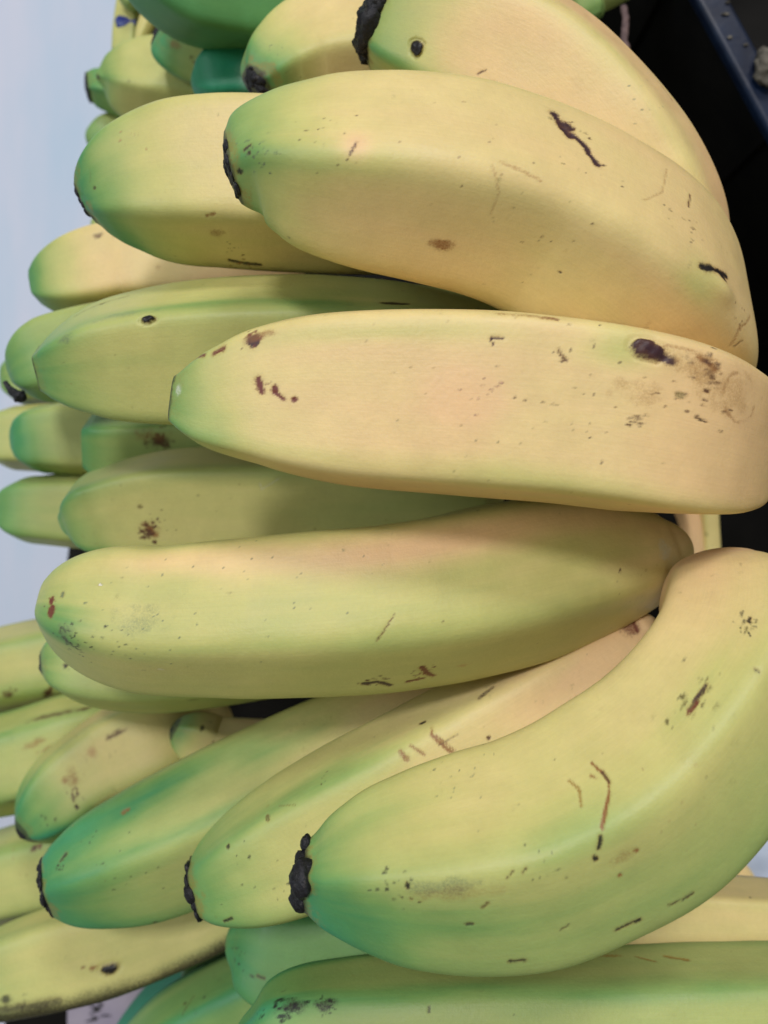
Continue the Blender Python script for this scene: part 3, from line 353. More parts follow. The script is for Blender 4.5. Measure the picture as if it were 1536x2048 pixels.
    {'label': 'tan shaded banana between the bent banana and the bottom edge one', 'ctrl': [(0.03549, -0.11422, 0.90997, 0.00986), (0.05523, -0.11469, 0.90989, 0.01183), (0.07502, -0.11535, 0.90968, 0.01297), (0.09488, -0.11691, 0.90937, 0.01384), (0.11193, -0.11843, 0.90916, 0.01413), (0.1317, -0.12025, 0.90918, 0.01385)], 'ridges': (-50, 18, 75, 160, 230), 'seed': 87, 'green': {'base': 0.24, 'tip': (0.2, 10), 'ridge': (0.1, 8), 'noise': 0.1, 'pink': 0.5, 'stem': (0.0, 20), 'side': 0.0}, 'p': 15, 'blunt': 0.3, 'marks': [('blob', [(63.9, -58.9)], [0.42, 0.28], 'dark', 0.7), ('blob', [(60.3, -2.6)], [0.42, 0.42], 'brown', 0.7)], 'detail': 'mid', 'lean': -24.9},
    {'label': 'small greenish banana peeking out under the blunt tapered one, dark lip on end', 'ctrl': [(-0.10393, -0.04627, 0.888, 0.00492), (-0.10147, -0.04597, 0.888, 0.0083), (-0.09655, -0.04581, 0.888, 0.01168), (-0.08732, -0.04612, 0.888, 0.01445), (-0.07349, -0.04643, 0.888, 0.01537), (-0.05657, -0.04581, 0.888, 0.01476), (-0.03813, -0.04428, 0.888, 0.01353), (-0.0166, -0.04243, 0.888, 0.0123)], 'ridges': (-50, 30, 100, 180, 250), 'seed': 94, 'green': {'base': 0.55, 'tip': (0.3, 9), 'ridge': (0.1, 9), 'noise': 0.15, 'pink': 0.4, 'stem': (0.0, 20), 'side': 0.0}, 'p': 12, 'blunt': 0.3, 'marks': [('blob', [(10.2, -4.0)], [0.92, 0.92], 'black', 0.9), ('dots', [(11.1, -1.8)], [2.15, 0.46], 'black', 7), ('scuff', [(13.5, 45.0)], [2.77, 1.23], 'purple', 0.8), ('scuff', [(47.7, 41.4)], [2.77, 0.92], 'dark', 0.7)], 'scar': ('thin', 0.9, 0.2), 'detail': 'mid', 'lean': -9.2},
    {'label': 'mint green banana end behind the nubbed one, dry black flower stalk beneath', 'ctrl': [(-0.11664, 0.04309, 0.88, 0.00524), (-0.11559, 0.0435, 0.88, 0.00702), (-0.11401, 0.04412, 0.88, 0.00889), (-0.11153, 0.04507, 0.88, 0.01087), (-0.10838, 0.04629, 0.88, 0.0125), (-0.1045, 0.0478, 0.88, 0.01359), (-0.10029, 0.04943, 0.88, 0.01394), (-0.08048, 0.05212, 0.88, 0.01553), (-0.06147, 0.05292, 0.88, 0.01521)], 'ridges': (-40, 40, 110, 180, 250), 'seed': 101, 'green': {'base': 0.58, 'tip': (0.35, 14), 'ridge': (0.0, 9), 'noise': 0.1, 'pink': 0.2, 'stem': (0.0, 20), 'side': 0.0}, 'p': 12, 'blunt': 0.3, 'detail': 'mid', 'lean': 12.9},
    {'label': 'pale yellow banana with rounded green end between two larger ones at left', 'ctrl': [(-0.11618, 0.0752, 0.865, 0.00585), (-0.11427, 0.07561, 0.865, 0.00783), (-0.11141, 0.07619, 0.865, 0.00992), (-0.10696, 0.07709, 0.865, 0.01212), (-0.10124, 0.07828, 0.865, 0.01395), (-0.09425, 0.0797, 0.865, 0.01515), (-0.08663, 0.08127, 0.865, 0.01555), (-0.08495, 0.08161, 0.865, 0.01589), (-0.06823, 0.08211, 0.865, 0.01572), (-0.04984, 0.08178, 0.865, 0.01405), (-0.03144, 0.08094, 0.865, 0.01003)], 'ridges': (-50, 40, 110, 180, 250), 'seed': 108, 'green': {'base': 0.12, 'tip': (0.85, 15), 'ridge': (0.0, 9), 'noise': 0.075, 'pink': 0.85, 'stem': (0.0, 20), 'side': 0.0}, 'p': 12, 'blunt': 0.3, 'marks': [('blob', [(26.9, -31.9)], [1.67, 0.5], 'brown', 0.7), ('scuff', [(44.9, 19.4)], [1.67, 1.0], 'rust', 0.4)], 'detail': 'mid', 'lean': 16.3},
    {'label': 'grey-green square-ended banana with brown smudge, wedged left of the middle banana tip', 'ctrl': [(-0.10075, 0.02433, 0.858, 0.00925), (-0.09801, 0.02399, 0.858, 0.01097), (-0.09218, 0.0233, 0.858, 0.01234), (-0.08019, 0.0233, 0.858, 0.01302), (-0.06305, 0.02433, 0.858, 0.01302), (-0.04249, 0.02639, 0.858, 0.01199)], 'ridges': (-20, 70, 140, 200, 270), 'seed': 115, 'green': {'base': 0.62, 'tip': (0.3, 8), 'ridge': (0.2, 9), 'noise': 0.1, 'pink': 0.3, 'stem': (0.0, 20), 'side': 0.0}, 'p': 12, 'blunt': 0.15, 'marks': [('scuff', [(26.4, 1.1)], [6.17, 3.77], 'brown', 0.9), ('dots', [(27.2, 1.8)], [6.85, 0.69], 'brown', 20), ('scuff', [(24.2, -9.9)], [8.57, 2.74], 'rust', 0.4)], 'detail': 'mid', 'lean': 5.5},
    {'label': 'pale minty banana end overlapped by the square-ended one on the left', 'ctrl': [(-0.13544, 0.02576, 0.83727, 0.00483), (-0.13468, 0.02584, 0.83725, 0.00646), (-0.13354, 0.02593, 0.83721, 0.00819), (-0.13177, 0.0261, 0.83715, 0.01002), (-0.12949, 0.02629, 0.83707, 0.01153), (-0.1267, 0.02656, 0.83698, 0.01253), (-0.12366, 0.02683, 0.83687, 0.01286), (-0.1155, 0.02722, 0.83657, 0.01398), (-0.10092, 0.02726, 0.83615, 0.01436), (-0.08069, 0.02727, 0.83603, 0.01363)], 'ridges': (-40, 45, 110, 180, 250), 'seed': 122, 'green': {'base': 0.5, 'tip': (0.6, 12), 'ridge': (0.0, 9), 'noise': 0.075, 'pink': 0.5, 'stem': (0.0, 20), 'side': 0.0}, 'p': 12, 'blunt': 0.3, 'detail': 'mid', 'lean': 5.2},
    {'label': 'light green pointed banana at far left just above the dark shelf gap', 'ctrl': [(-0.14336, 0.00144, 0.832, 0.00491), (-0.14247, 0.0014, 0.832, 0.00657), (-0.1411, 0.00132, 0.832, 0.00832), (-0.13898, 0.00123, 0.832, 0.01019), (-0.13627, 0.00108, 0.832, 0.01172), (-0.13293, 0.00093, 0.832, 0.01273), (-0.12931, 0.00075, 0.832, 0.01306), (-0.12278, 0.00075, 0.832, 0.01381), (-0.10785, 0.00037, 0.832, 0.01455), (-0.08733, 0.00075, 0.832, 0.01455), (-0.06494, 0.00168, 0.832, 0.01306)], 'ridges': (-40, 42, 110, 180, 250), 'seed': 129, 'green': {'base': 0.5, 'tip': (0.5, 14), 'ridge': (0.1, 9), 'noise': 0.1, 'pink': 0.6, 'stem': (0.0, 20), 'side': 0.0}, 'p': 12, 'blunt': 0.3, 'detail': 'mid', 'lean': 0.2},
    {'label': 'yellow-green banana end cut by the left edge, behind the minty one', 'ctrl': [(-0.15629, 0.02844, 0.81416, 0.00489), (-0.15548, 0.02848, 0.81413, 0.00654), (-0.15426, 0.02856, 0.81409, 0.0083), (-0.15236, 0.02867, 0.81401, 0.01015), (-0.14992, 0.02883, 0.81392, 0.01167), (-0.14693, 0.029, 0.8138, 0.01268), (-0.14368, 0.02921, 0.81366, 0.01303), (-0.13202, 0.02925, 0.8132, 0.01383), (-0.11238, 0.02849, 0.81282, 0.01385)], 'ridges': (-40, 42, 110, 180, 250), 'seed': 136, 'green': {'base': 0.42, 'tip': (0.3, 10), 'ridge': (0.1, 9), 'noise': 0.1, 'pink': 0.4, 'stem': (0.0, 20), 'side': 0.0}, 'p': 12, 'blunt': 0.3, 'detail': 'mid', 'lean': 4.8},
    {'label': 'smallest green banana end at the left, behind the dry black flower stalk', 'ctrl': [(-0.15381, 0.05235, 0.805, 0.00411), (-0.15308, 0.05243, 0.805, 0.00551), (-0.15199, 0.05259, 0.805, 0.00696), (-0.15029, 0.05282, 0.805, 0.00852), (-0.1481, 0.0531, 0.805, 0.0098), (-0.14543, 0.05346, 0.805, 0.01065), (-0.14252, 0.05385, 0.805, 0.01093), (-0.13118, 0.05506, 0.805, 0.01215), (-0.11094, 0.05648, 0.805, 0.01215)], 'ridges': (-40, 42, 110, 180, 250), 'seed': 143, 'green': {'base': 0.5, 'tip': (0.35, 10), 'ridge': (0.1, 9), 'noise': 0.1, 'pink': 0.3, 'stem': (0.0, 20), 'side': 0.0}, 'p': 12, 'blunt': 0.3, 'detail': 'mid', 'lean': 11.0},
    {'label': 'short green-rimmed banana end in the shadow below the blunt tapered banana', 'ctrl': [(-0.06942, -0.07171, 0.86756, 0.00361), (-0.06862, -0.07214, 0.86731, 0.00484), (-0.06742, -0.07282, 0.86694, 0.00615), (-0.06552, -0.07384, 0.8664, 0.00752), (-0.06304, -0.07513, 0.86577, 0.00867), (-0.05999, -0.07671, 0.86513, 0.00944), (-0.05661, -0.07838, 0.86459, 0.00971), (-0.04169, -0.08003, 0.86349, 0.01009), (-0.0249, -0.08007, 0.86332, 0.00908)], 'ridges': (-40, 50, 110, 180, 250), 'seed': 150, 'green': {'base': 0.16, 'tip': (0.7, 6), 'ridge': (0.1, 9), 'noise': 0.1, 'pink': 0.9, 'stem': (0.0, 20), 'side': 0.0}, 'p': 12, 'blunt': 0.35, 'marks': [('blob', [(7.3, -45.0)], [0.67, 1.33], 'dark', 0.8), ('blob', [(12.8, -26.7)], [0.5, 0.5], 'brown', 0.8)], 'scar': ('thin', 0.7, 0.15), 'detail': 'mid', 'lean': -18.8},
    {'label': 'banana with blue-green blunt end and rusty freckles, above the deep green one', 'ctrl': [(-0.11876, -0.10561, 0.86728, 0.00581), (-0.11782, -0.10474, 0.86677, 0.00778), (-0.11641, -0.10345, 0.86597, 0.00988), (-0.11422, -0.10143, 0.86467, 0.01214), (-0.11142, -0.09885, 0.86291, 0.01405), (-0.10793, -0.09564, 0.86069, 0.01538), (-0.10406, -0.09208, 0.85832, 0.01592), (-0.09424, -0.08609, 0.85421, 0.01736), (-0.07995, -0.07925, 0.85249, 0.01746), (-0.07096, -0.07883, 0.83831, 0.01353), (-0.06481, -0.08072, 0.82325, 0.00844)], 'ridges': (-42, 35, 105, 180, 250), 'seed': 157, 'green': {'base': 0.26, 'tip': (0.75, 17), 'ridge': (0.3, 11), 'noise': 0.1, 'pink': 0.85, 'stem': (0.0, 20), 'side': 0.0}, 'p': 12, 'blunt': 0.45, 'marks': [('scuff', [(44.2, -24.5)], [3.8, 1.38], 'brown', 0.9), ('scuff', [(31.3, -19.4)], [4.14, 2.42], 'tan', 0.7), ('scuff', [(21.0, -6.2)], [4.49, 5.18], 'rust', 0.7), ('dots', [(17.9, 10.6)], [4.14, 0.69], 'brown', 14), ('blob', [(16.0, 23.1)], [0.69, 0.86], 'black', 0.9), ('dots', [(7.0, 9.9)], [4.14, 0.52], 'dark', 8)], 'scar': ('thin', 0.8, 0.12), 'detail': 'mid', 'lean': 0.1},
    {'label': 'wide green banana from the left edge with brown scuffs along its top', 'ctrl': [(-0.16163, -0.09665, 0.83981, 0.01456), (-0.14945, -0.09544, 0.83479, 0.01813), (-0.13287, -0.09233, 0.83017, 0.01952), (-0.11636, -0.08812, 0.82912, 0.01996), (-0.10432, -0.08745, 0.81954, 0.01784), (-0.09724, -0.09032, 0.80333, 0.01343)], 'ridges': (-45, 25, 95, 180, 250), 'seed': 164, 'green': {'base': 0.66, 'tip': (0.2, 10), 'ridge': (0.3, 11), 'noise': 0.15, 'pink': 0.5, 'stem': (-0.3, 60), 'side': 0.0}, 'p': 12, 'blunt': 0.5, 'marks': [('scuff', [(44.7, -53.1)], [7.6, 2.28], 'brown', 0.8), ('scuff', [(50.7, -53.1)], [2.66, 1.52], 'brown', 0.9), ('scuff', [(40.9, -25.3)], [4.56, 2.28], 'rust', 0.5), ('scuff', [(44.4, -16.5)], [3.8, 1.9], 'rust', 0.7), ('blob', [(43.6, -7.0)], [0.95, 0.76], 'brown', 0.8), ('scuff', [(25.4, 30.4)], [4.18, 1.14], 'brown', 0.8)], 'detail': 'mid', 'lean': -12.5},
    {'label': 'green-yellow banana at left edge with two brown blotches, beside the dark-lipped end', 'ctrl': [(-0.1663, -0.06533, 0.82348, 0.01341), (-0.15529, -0.06383, 0.81837, 0.01712), (-0.14059, -0.06176, 0.81158, 0.01886), (-0.1221, -0.05904, 0.80774, 0.01968), (-0.09643, -0.05454, 0.81325, 0.01897)], 'ridges': (-40, 22, 90, 180, 250), 'seed': 171, 'green': {'base': 0.42, 'tip': (0.2, 10), 'ridge': (0.3, 12), 'noise': 0.125, 'pink': 0.4, 'stem': (0.0, 20), 'side': 0.0}, 'p': 12, 'blunt': 0.5, 'marks': [('scuff', [(36.1, 31.1)], [4.33, 3.15], 'brown', 1.0), ('line', [(38.1, 23.8), (34.6, 39.2)], [1.77], 'brown', 0.9), ('scuff', [(19.2, 25.3)], [3.15, 2.36], 'brown', 0.9), ('dots', [(19.7, 23.8)], [3.15, 0.79], 'brown', 10)], 'detail': 'mid', 'lean': -6.7},
    {'label': 'yellow-green banana at left edge below the blue-green blunt end', 'ctrl': [(-0.16756, -0.142, 0.832, 0.01418), (-0.15264, -0.13883, 0.832, 0.01642), (-0.13584, -0.13454, 0.832, 0.01754), (-0.11905, -0.13024, 0.832, 0.01791), (-0.09852, -0.12521, 0.832, 0.01754), (-0.07986, -0.12054, 0.832, 0.01642)], 'ridges': (-45, 28, 95, 180, 250), 'seed': 178, 'green': {'base': 0.5, 'tip': (0.2, 10), 'ridge': (0.2, 12), 'noise': 0.125, 'pink': 0.4, 'stem': (0.0, 20), 'side': 0.0}, 'p': 12, 'blunt': 0.5, 'marks': [('blob', [(46.8, -39.2)], [1.31, 1.12], 'brown', 0.9), ('blob', [(48.9, -40.6)], [0.93, 0.93], 'red', 0.8), ('dots', [(39.6, -33.3)], [7.46, 0.56], 'tan', 6)], 'detail': 'mid', 'lean': -17.0},
    {'label': 'banana at bottom left with a glossy black pit and painted shade and rot underneath', 'ctrl': [(-0.14014, -0.15653, 0.865, 0.00803), (-0.13596, -0.15569, 0.865, 0.01104), (-0.12843, -0.15402, 0.865, 0.01371), (-0.11673, -0.15068, 0.865, 0.01539), (-0.10335, -0.147, 0.865, 0.01622), (-0.0883, -0.14315, 0.865, 0.01605), (-0.07325, -0.13847, 0.865, 0.01505), (-0.0582, -0.13345, 0.865, 0.01371), (-0.04315, -0.12843, 0.865, 0.01204), (-0.03144, -0.12475, 0.865, 0.01003)], 'ridges': (-60, 35, 105, 180, 250), 'seed': 185, 'green': {'base': 0.38, 'tip': (0.45, 18), 'ridge': (0.1, 12), 'noise': 0.125, 'pink': 0.5, 'stem': (0.0, 20), 'side': 0.0}, 'p': 12, 'blunt': 0.5, 'marks': [('scab', [(54.6, 4.8)], [3.01, 1.67], 'black', 1.0), ('scuff', [(49.3, -1.1)], [2.34, 1.17], 'rust', 1.0), ('blob', [(45.9, -4.0)], [0.67, 0.5], 'rust', 0.8), ('scuff', [(19.7, 10.6)], [2.68, 1.67], 'dark', 0.9), ('dots', [(23.9, 19.4)], [8.36, 0.67], 'dark', 16), ('line', [(16.7, 19.4), (26.9, 22.3), (37.1, 23.1)], [1.34], 'dark', 0.6)], 'detail': 'mid', 'shade_stain': True, 'lean': -21.3},
    {'label': 'light green banana end under the two black tips near the bottom', 'ctrl': [(-0.04581, -0.1316, 0.888, 0.00707), (-0.04351, -0.13191, 0.888, 0.01107), (-0.03813, -0.13314, 0.888, 0.01507), (-0.02736, -0.13498, 0.888, 0.01783), (-0.01199, -0.13621, 0.888, 0.01876), (0.00799, -0.13544, 0.888, 0.01876)], 'ridges': (-60, 28, 100, 180, 250), 'seed': 192, 'green': {'base': 0.86, 'tip': (0.1, 10), 'ridge': (0.1, 9), 'noise': 0.06, 'pink': 0.1, 'stem': (0.0, 20), 'side': 0.0}, 'p': 12, 'blunt': 0.4, 'marks': [('line', [(9.6, 1.8), (11.6, 1.1)], [0.77], 'black', 0.8), ('line', [(7.4, 4.8), (9.6, 2.6)], [0.38], 'dark', 0.6), ('line', [(-6.1, -56.0), (-4.0, 28.2)], [0.46], 'dark', 0.7), ('dots', [(3.4, -4.8)], [6.15, 0.38], 'dark', 14), ('green', [(2.2, 7.7)], [6.15, 6.15], 0.1)], 'detail': 'mid', 'lean': -27.6},
    {'label': 'mid green banana slanting up from the bottom edge with a pale streak', 'ctrl': [(-0.08848, -0.19176, 0.86972, 0.00822), (-0.08035, -0.18375, 0.8694, 0.01284), (-0.06901, -0.17517, 0.86864, 0.01585), (-0.05442, -0.16773, 0.86725, 0.01725), (-0.03804, -0.16115, 0.86569, 0.01735), (-0.0214, -0.15482, 0.86506, 0.01605)], 'ridges': (-40, 20, 90, 180, 250), 'seed': 199, 'green': {'base': 0.8, 'tip': (0.2, 10), 'ridge': (0.25, 10), 'noise': 0.15, 'pink': 0.2, 'stem': (0.0, 20), 'side': 0.0}, 'p': 12, 'blunt': 0.5, 'marks': [('blob', [(37.1, -55.3)], [0.66, 0.5], 'black', 0.9), ('line', [(40.3, -61.1), (36.1, -43.6)], [0.5], 'dark', 0.5), ('dots', [(42.1, -44.3)], [6.63, 0.41], 'dark', 8)], 'detail': 'mid', 'lean': -23.6},
    {'label': 'narrow bright green banana wedge behind the light green end at bottom', 'ctrl': [(-0.06876, -0.17299, 0.84, 0.00618), (-0.06621, -0.16662, 0.84, 0.00873), (-0.06148, -0.16025, 0.84, 0.01055), (-0.05239, -0.15207, 0.84, 0.01128), (-0.03784, -0.14297, 0.84, 0.01091)], 'ridges': (-40, 40, 110, 180, 250), 'seed': 206, 'green': {'base': 0.88, 'tip': (0.1, 10), 'ridge': (0.0, 10), 'noise': 0.05, 'pink': 0.1, 'stem': (0.0, 20), 'side': 0.0}, 'p': 12, 'blunt': 0.3, 'detail': 'mid', 'lean': -14.4},
    {'label': 'dark teal banana in shade beneath the one with shade-painted underside', 'ctrl': [(-0.11562, -0.24152, 0.8, 0.01027), (-0.1033, -0.22406, 0.8, 0.01314), (-0.09098, -0.20866, 0.8, 0.01438), (-0.07455, -0.19326, 0.8, 0.01438), (-0.05915, -0.17785, 0.8, 0.01397)], 'ridges': (-40, 40, 110, 180, 250), 'seed': 213, 'green': {'base': 1.28, 'tip': (0.1, 10), 'ridge': (0.0, 10), 'noise': 0.05, 'pink': 0.0, 'stem': (0.0, 20), 'side': 0.0}, 'p': 12, 'blunt': 0.5, 'detail': 'mid', 'lean': -13.8},
    {'label': 'scrap of yellow banana showing beside pale blue plastic at lower right', 'ctrl': [(0.10773, -0.119, 0.85, 0.00599), (0.11477, -0.12428, 0.85, 0.00739), (0.12182, -0.12956, 0.85, 0.0081), (0.12534, -0.13836, 0.85, 0.0081)], 'ridges': (-55, 25, 100, 180, 250), 'seed': 220, 'green': {'base': 0.12, 'tip': (0.1, 10), 'ridge': (0.1, 10), 'noise': 0.05, 'pink': 0.7, 'stem': (0.0, 20), 'side': 0.0}, 'p': 12, 'blunt': 0.3, 'detail': 'small', 'lean': -5.8},
    {'label': 'shaded dark green banana hanging in from the top edge', 'ctrl': [(-0.07355, 0.17043, 0.8983, 0.00886), (-0.0687, 0.1656, 0.89436, 0.0135), (-0.05953, 0.16403, 0.88851, 0.01765), (-0.04669, 0.16638, 0.883, 0.02005), (-0.02971, 0.16893, 0.88069, 0.02086), (-0.00759, 0.17306, 0.8804, 0.02057)], 'ridges': (-40, 40, 110, 180, 250), 'seed': 227, 'green': {'base': 0.96, 'tip': (0.1, 10), 'ridge': (0.0, 10), 'noise': 0.05, 'pink': 0.0, 'stem': (0.0, 20), 'side': 0.0}, 'p': 12, 'blunt': 0.3, 'detail': 'mid'},
    {'label': 'teal green banana in shade between two pale ones at the top', 'ctrl': [(-0.06268, 0.14213, 0.86724, 0.00436), (-0.06196, 0.14227, 0.86708, 0.00584), (-0.06089, 0.14252, 0.86684, 0.00741), (-0.05922, 0.14289, 0.86648, 0.00908), (-0.05707, 0.14335, 0.86604, 0.01046), (-0.05442, 0.14391, 0.86551, 0.01138), (-0.05151, 0.14449, 0.86499, 0.01171), (-0.04, 0.14555, 0.86357, 0.01244), (-0.02487, 0.14551, 0.86365, 0.01176)], 'ridges': (-40, 40, 110, 180, 250), 'seed': 234, 'green': {'base': 1.28, 'tip': (0.0, 10), 'ridge': (0.0, 10), 'noise': 0.06, 'pink': 0.0, 'stem': (0.0, 20), 'side': 0.0}, 'p': 12, 'blunt': 0.3, 'marks': [('pale', [(16.5, 23.1)], [2.34, 4.0], 0.5), ('blob', [(16.1, 64.1)], [1.17, 1.0], 'black', 0.9)], 'detail': 'mid', 'lean': 28.1},
    {'label': 'green-tan banana end with black rim below the shaded dark green banana', 'ctrl': [(-0.07651, 0.16838, 0.85232, 0.00699), (-0.07403, 0.16661, 0.85174, 0.01085), (-0.06814, 0.16491, 0.85069, 0.01335), (-0.05781, 0.1632, 0.84964, 0.01445), (-0.04377, 0.16218, 0.84925, 0.01412)], 'ridges': (-20, 70, 140, 200, 270), 'seed': 241, 'green': {'base': 0.55, 'tip': (0.6, 9), 'ridge': (0.1, 9), 'noise': 0.15, 'pink': 0.5, 'stem': (0.0, 20), 'side': 0.0}, 'p': 12, 'blunt': 0.25, 'marks': [('scuff', [(6.4, 30.4)], [3.51, 2.46], 'rust', 0.5), ('dots', [(12.9, 42.8)], [1.76, 0.7], 'brown', 5)], 'scar': ('thin', 1.0, 0.12), 'detail': 'mid', 'lean': 21.6},
    {'label': 'pale green pointed banana at upper left with a sharp lengthwise ridge', 'ctrl': [(-0.1065, 0.1635, 0.83045, 0.003), (-0.10455, 0.16379, 0.82953, 0.00752), (-0.10025, 0.1638, 0.82766, 0.01211), (-0.09209, 0.1636, 0.82505, 0.01564), (-0.08011, 0.1633, 0.82337, 0.01725), (-0.06489, 0.16241, 0.82283, 0.01766)], 'ridges': (-45, 34, 100, 180, 250), 'seed': 248, 'green': {'base': 0.42, 'tip': (0.4, 6), 'ridge': (0.1, 9), 'noise': 0.075, 'pink': 0.4, 'stem': (0.2, 30), 'side': 0.0}, 'p': 15, 'blunt': 0.5, 'marks': [('blob', [(-1.7, 47.2)], [0.95, 0.95], 'dark', 0.8)], 'detail': 'mid', 'lean': 30.3},
    {'label': 'sliver of bright green banana left of the teal one', 'ctrl': [(-0.07765, 0.15997, 0.80446, 0.00324), (-0.07565, 0.16509, 0.80436, 0.00527), (-0.0726, 0.17117, 0.80437, 0.00649), (-0.06646, 0.17911, 0.80471, 0.00689)], 'ridges': (-55, 25, 100, 180, 250), 'seed': 255, 'green': {'base': 0.85, 'tip': (0.1, 10), 'ridge': (0.0, 10), 'noise': 0.05, 'pink': 0.1, 'stem': (0.0, 20), 'side': 0.0}, 'p': 12, 'blunt': 0.3, 'detail': 'small', 'lean': 23.0},
    {'label': 'green banana nozzle with black cut end sticking out past the pointed banana', 'ctrl': [(-0.12026, 0.17217, 0.80439, 0.00527), (-0.11745, 0.17252, 0.8037, 0.00691), (-0.11172, 0.17206, 0.80257, 0.00856), (-0.10184, 0.17056, 0.80148, 0.01023), (-0.08764, 0.16872, 0.80105, 0.01106)], 'ridges': (-70, 30, 100, 180, 250), 'seed': 262, 'green': {'base': 0.74, 'tip': (0.2, 10), 'ridge': (0.1, 9), 'noise': 0.075, 'pink': 0.2, 'stem': (0.0, 20), 'side': 0.0}, 'p': 13, 'blunt': 0.15, 'scar': ('thin', 1.05, 0.3), 'detail': 'mid', 'lean': 27.0},
    {'label': 'small rounded green banana end right under the pointed banana', 'ctrl': [(-0.12226, 0.15429, 0.79692, 0.00336), (-0.12168, 0.15457, 0.79655, 0.0045), (-0.12083, 0.155, 0.79601, 0.00569), (-0.11947, 0.15566, 0.79515, 0.00698), (-0.11775, 0.15651, 0.79408, 0.00806), (-0.11557, 0.15754, 0.79279, 0.00878), (-0.11318, 0.15863, 0.79146, 0.00905), (-0.10575, 0.16053, 0.78812, 0.01019), (-0.0915, 0.16163, 0.78565, 0.01026)], 'ridges': (-40, 40, 110, 180, 250), 'seed': 269, 'green': {'base': 0.52, 'tip': (0.3, 8), 'ridge': (0.0, 9), 'noise': 0.075, 'pink': 0.3, 'stem': (0.0, 20), 'side': 0.0}, 'p': 12, 'blunt': 0.3, 'detail': 'mid', 'lean': 32.2},
    {'label': 'tiny pale green banana tip peeking out below the black-edged tip', 'ctrl': [(-0.1144, 0.11244, 0.815, 0.00275), (-0.11244, 0.11244, 0.815, 0.00432), (-0.10772, 0.11185, 0.815, 0.00511), (-0.09789, 0.11087, 0.815, 0.0055)], 'ridges': (-55, 25, 100, 180, 250), 'seed': 276, 'green': {'base': 0.5, 'tip': (0.2, 6), 'ridge': (0.0, 9), 'noise': 0.05, 'pink': 0.4, 'stem': (0.0, 20), 'side': 0.0}, 'p': 12, 'blunt': 0.3, 'detail': 'small', 'lean': 16.7},
    {'label': 'distant yellow-green banana at top left carrying a dark blue sticker', 'ctrl': [(-0.10324, 0.18503, 0.805, 0.00688), (-0.10243, 0.19313, 0.805, 0.00729), (-0.10122, 0.20325, 0.805, 0.00729), (-0.09879, 0.21539, 0.805, 0.00769)], 'ridges': (-55, 25, 100, 180, 250), 'seed': 283, 'green': {'base': 0.42, 'tip': (0.1, 8), 'ridge': (0.1, 9), 'noise': 0.075, 'pink': 0.4, 'stem': (0.0, 20), 'side': 0.0}, 'p': 12, 'blunt': 0.3, 'detail': 'small', 'sticker': True, 'lean': 19.6},
    {'label': 'thin yellow sliver of banana right beside the blue sticker', 'ctrl': [(-0.09488, 0.18182, 0.82, 0.00194), (-0.09353, 0.1855, 0.82, 0.00271), (-0.0914, 0.19054, 0.82, 0.00329), (-0.08869, 0.19828, 0.82, 0.00387)], 'ridges': (-55, 25, 100, 180, 250), 'seed': 290, 'green': {'base': 0.28, 'tip': (0.1, 8), 'ridge': (0.1, 9), 'noise': 0.05, 'pink': 0.5, 'stem': (0.0, 20), 'side': 0.0}, 'p': 12, 'blunt': 0.3, 'detail': 'small', 'lean': 24.7},
    {'label': 'green banana scrap cut off by the top edge above the stickered one', 'ctrl': [(-0.10051, 0.19867, 0.8161, 0.00392), (-0.09801, 0.20268, 0.81594, 0.00666), (-0.09275, 0.20471, 0.81582, 0.00784), (-0.08391, 0.20663, 0.8159, 0.00823)], 'ridges': (-55, 25, 100, 180, 250), 'seed': 297, 'green': {'base': 0.6, 'tip': (0.1, 8), 'ridge': (0.1, 9), 'noise': 0.05, 'pink': 0.3, 'stem': (0.0, 20), 'side': 0.0}, 'p': 12, 'blunt': 0.3, 'detail': 'small', 'lean': 28.5},
    {'label': 'pinkish banana neck deep in the gap right of the middle, beside the yellow neck', 'ctrl': [(0.11883, 0.00891, 0.805, 0.00526), (0.12349, -0.00324, 0.805, 0.00445), (0.1247, -0.01336, 0.805, 0.00445), (0.1243, -0.02551, 0.805, 0.00526)], 'ridges': (-55, 25, 100, 180, 250), 'seed': 304, 'green': {'base': 0.0, 'tip': (0.0, 8), 'ridge': (0.0, 9), 'noise': 0.05, 'pink': 1.0, 'stem': (0.0, 20), 'side': 0.0}, 'p': 12, 'blunt': 0.3, 'detail': 'small', 'lean': 19.5},
    {'label': 'yellow banana neck deep in the gap right of the middle, edge against black', 'ctrl': [(0.12939, 0.013, 0.80382, 0.00609), (0.1313, -0.00326, 0.80308, 0.00489), (0.13205, -0.01345, 0.80271, 0.00489), (0.13171, -0.02569, 0.80254, 0.00612)], 'ridges': (-55, 25, 100, 180, 250), 'seed': 311, 'green': {'base': 0.28, 'tip': (0.0, 8), 'ridge': (0.1, 9), 'noise': 0.05, 'pink': 0.6, 'stem': (0.0, 20), 'side': 0.0}, 'p': 12, 'blunt': 0.3, 'marks': [('scuff', [(21.7, 28.2)], [1.63, 1.22], 'olive', 0.7)], 'detail': 'small', 'lean': 20.7},
    {'label': 'pale green banana nub poking up behind the shaggy-tipped banana', 'ctrl': [(0.07358, 0.17357, 0.85, 0.00352), (0.07288, 0.17533, 0.85, 0.00493), (0.07112, 0.17938, 0.85, 0.00599), (0.06724, 0.18906, 0.85, 0.00739), (0.0602, 0.20138, 0.85, 0.00775)], 'ridges': (-55, 25, 100, 180, 250), 'seed': 318, 'green': {'base': 0.62, 'tip': (0.2, 8), 'ridge': (0.0, 9), 'noise': 0.05, 'pink': 0.3, 'stem': (0.0, 20), 'side': 0.0}, 'p': 12, 'blunt': 0.3, 'detail': 'small', 'lean': -24.4},
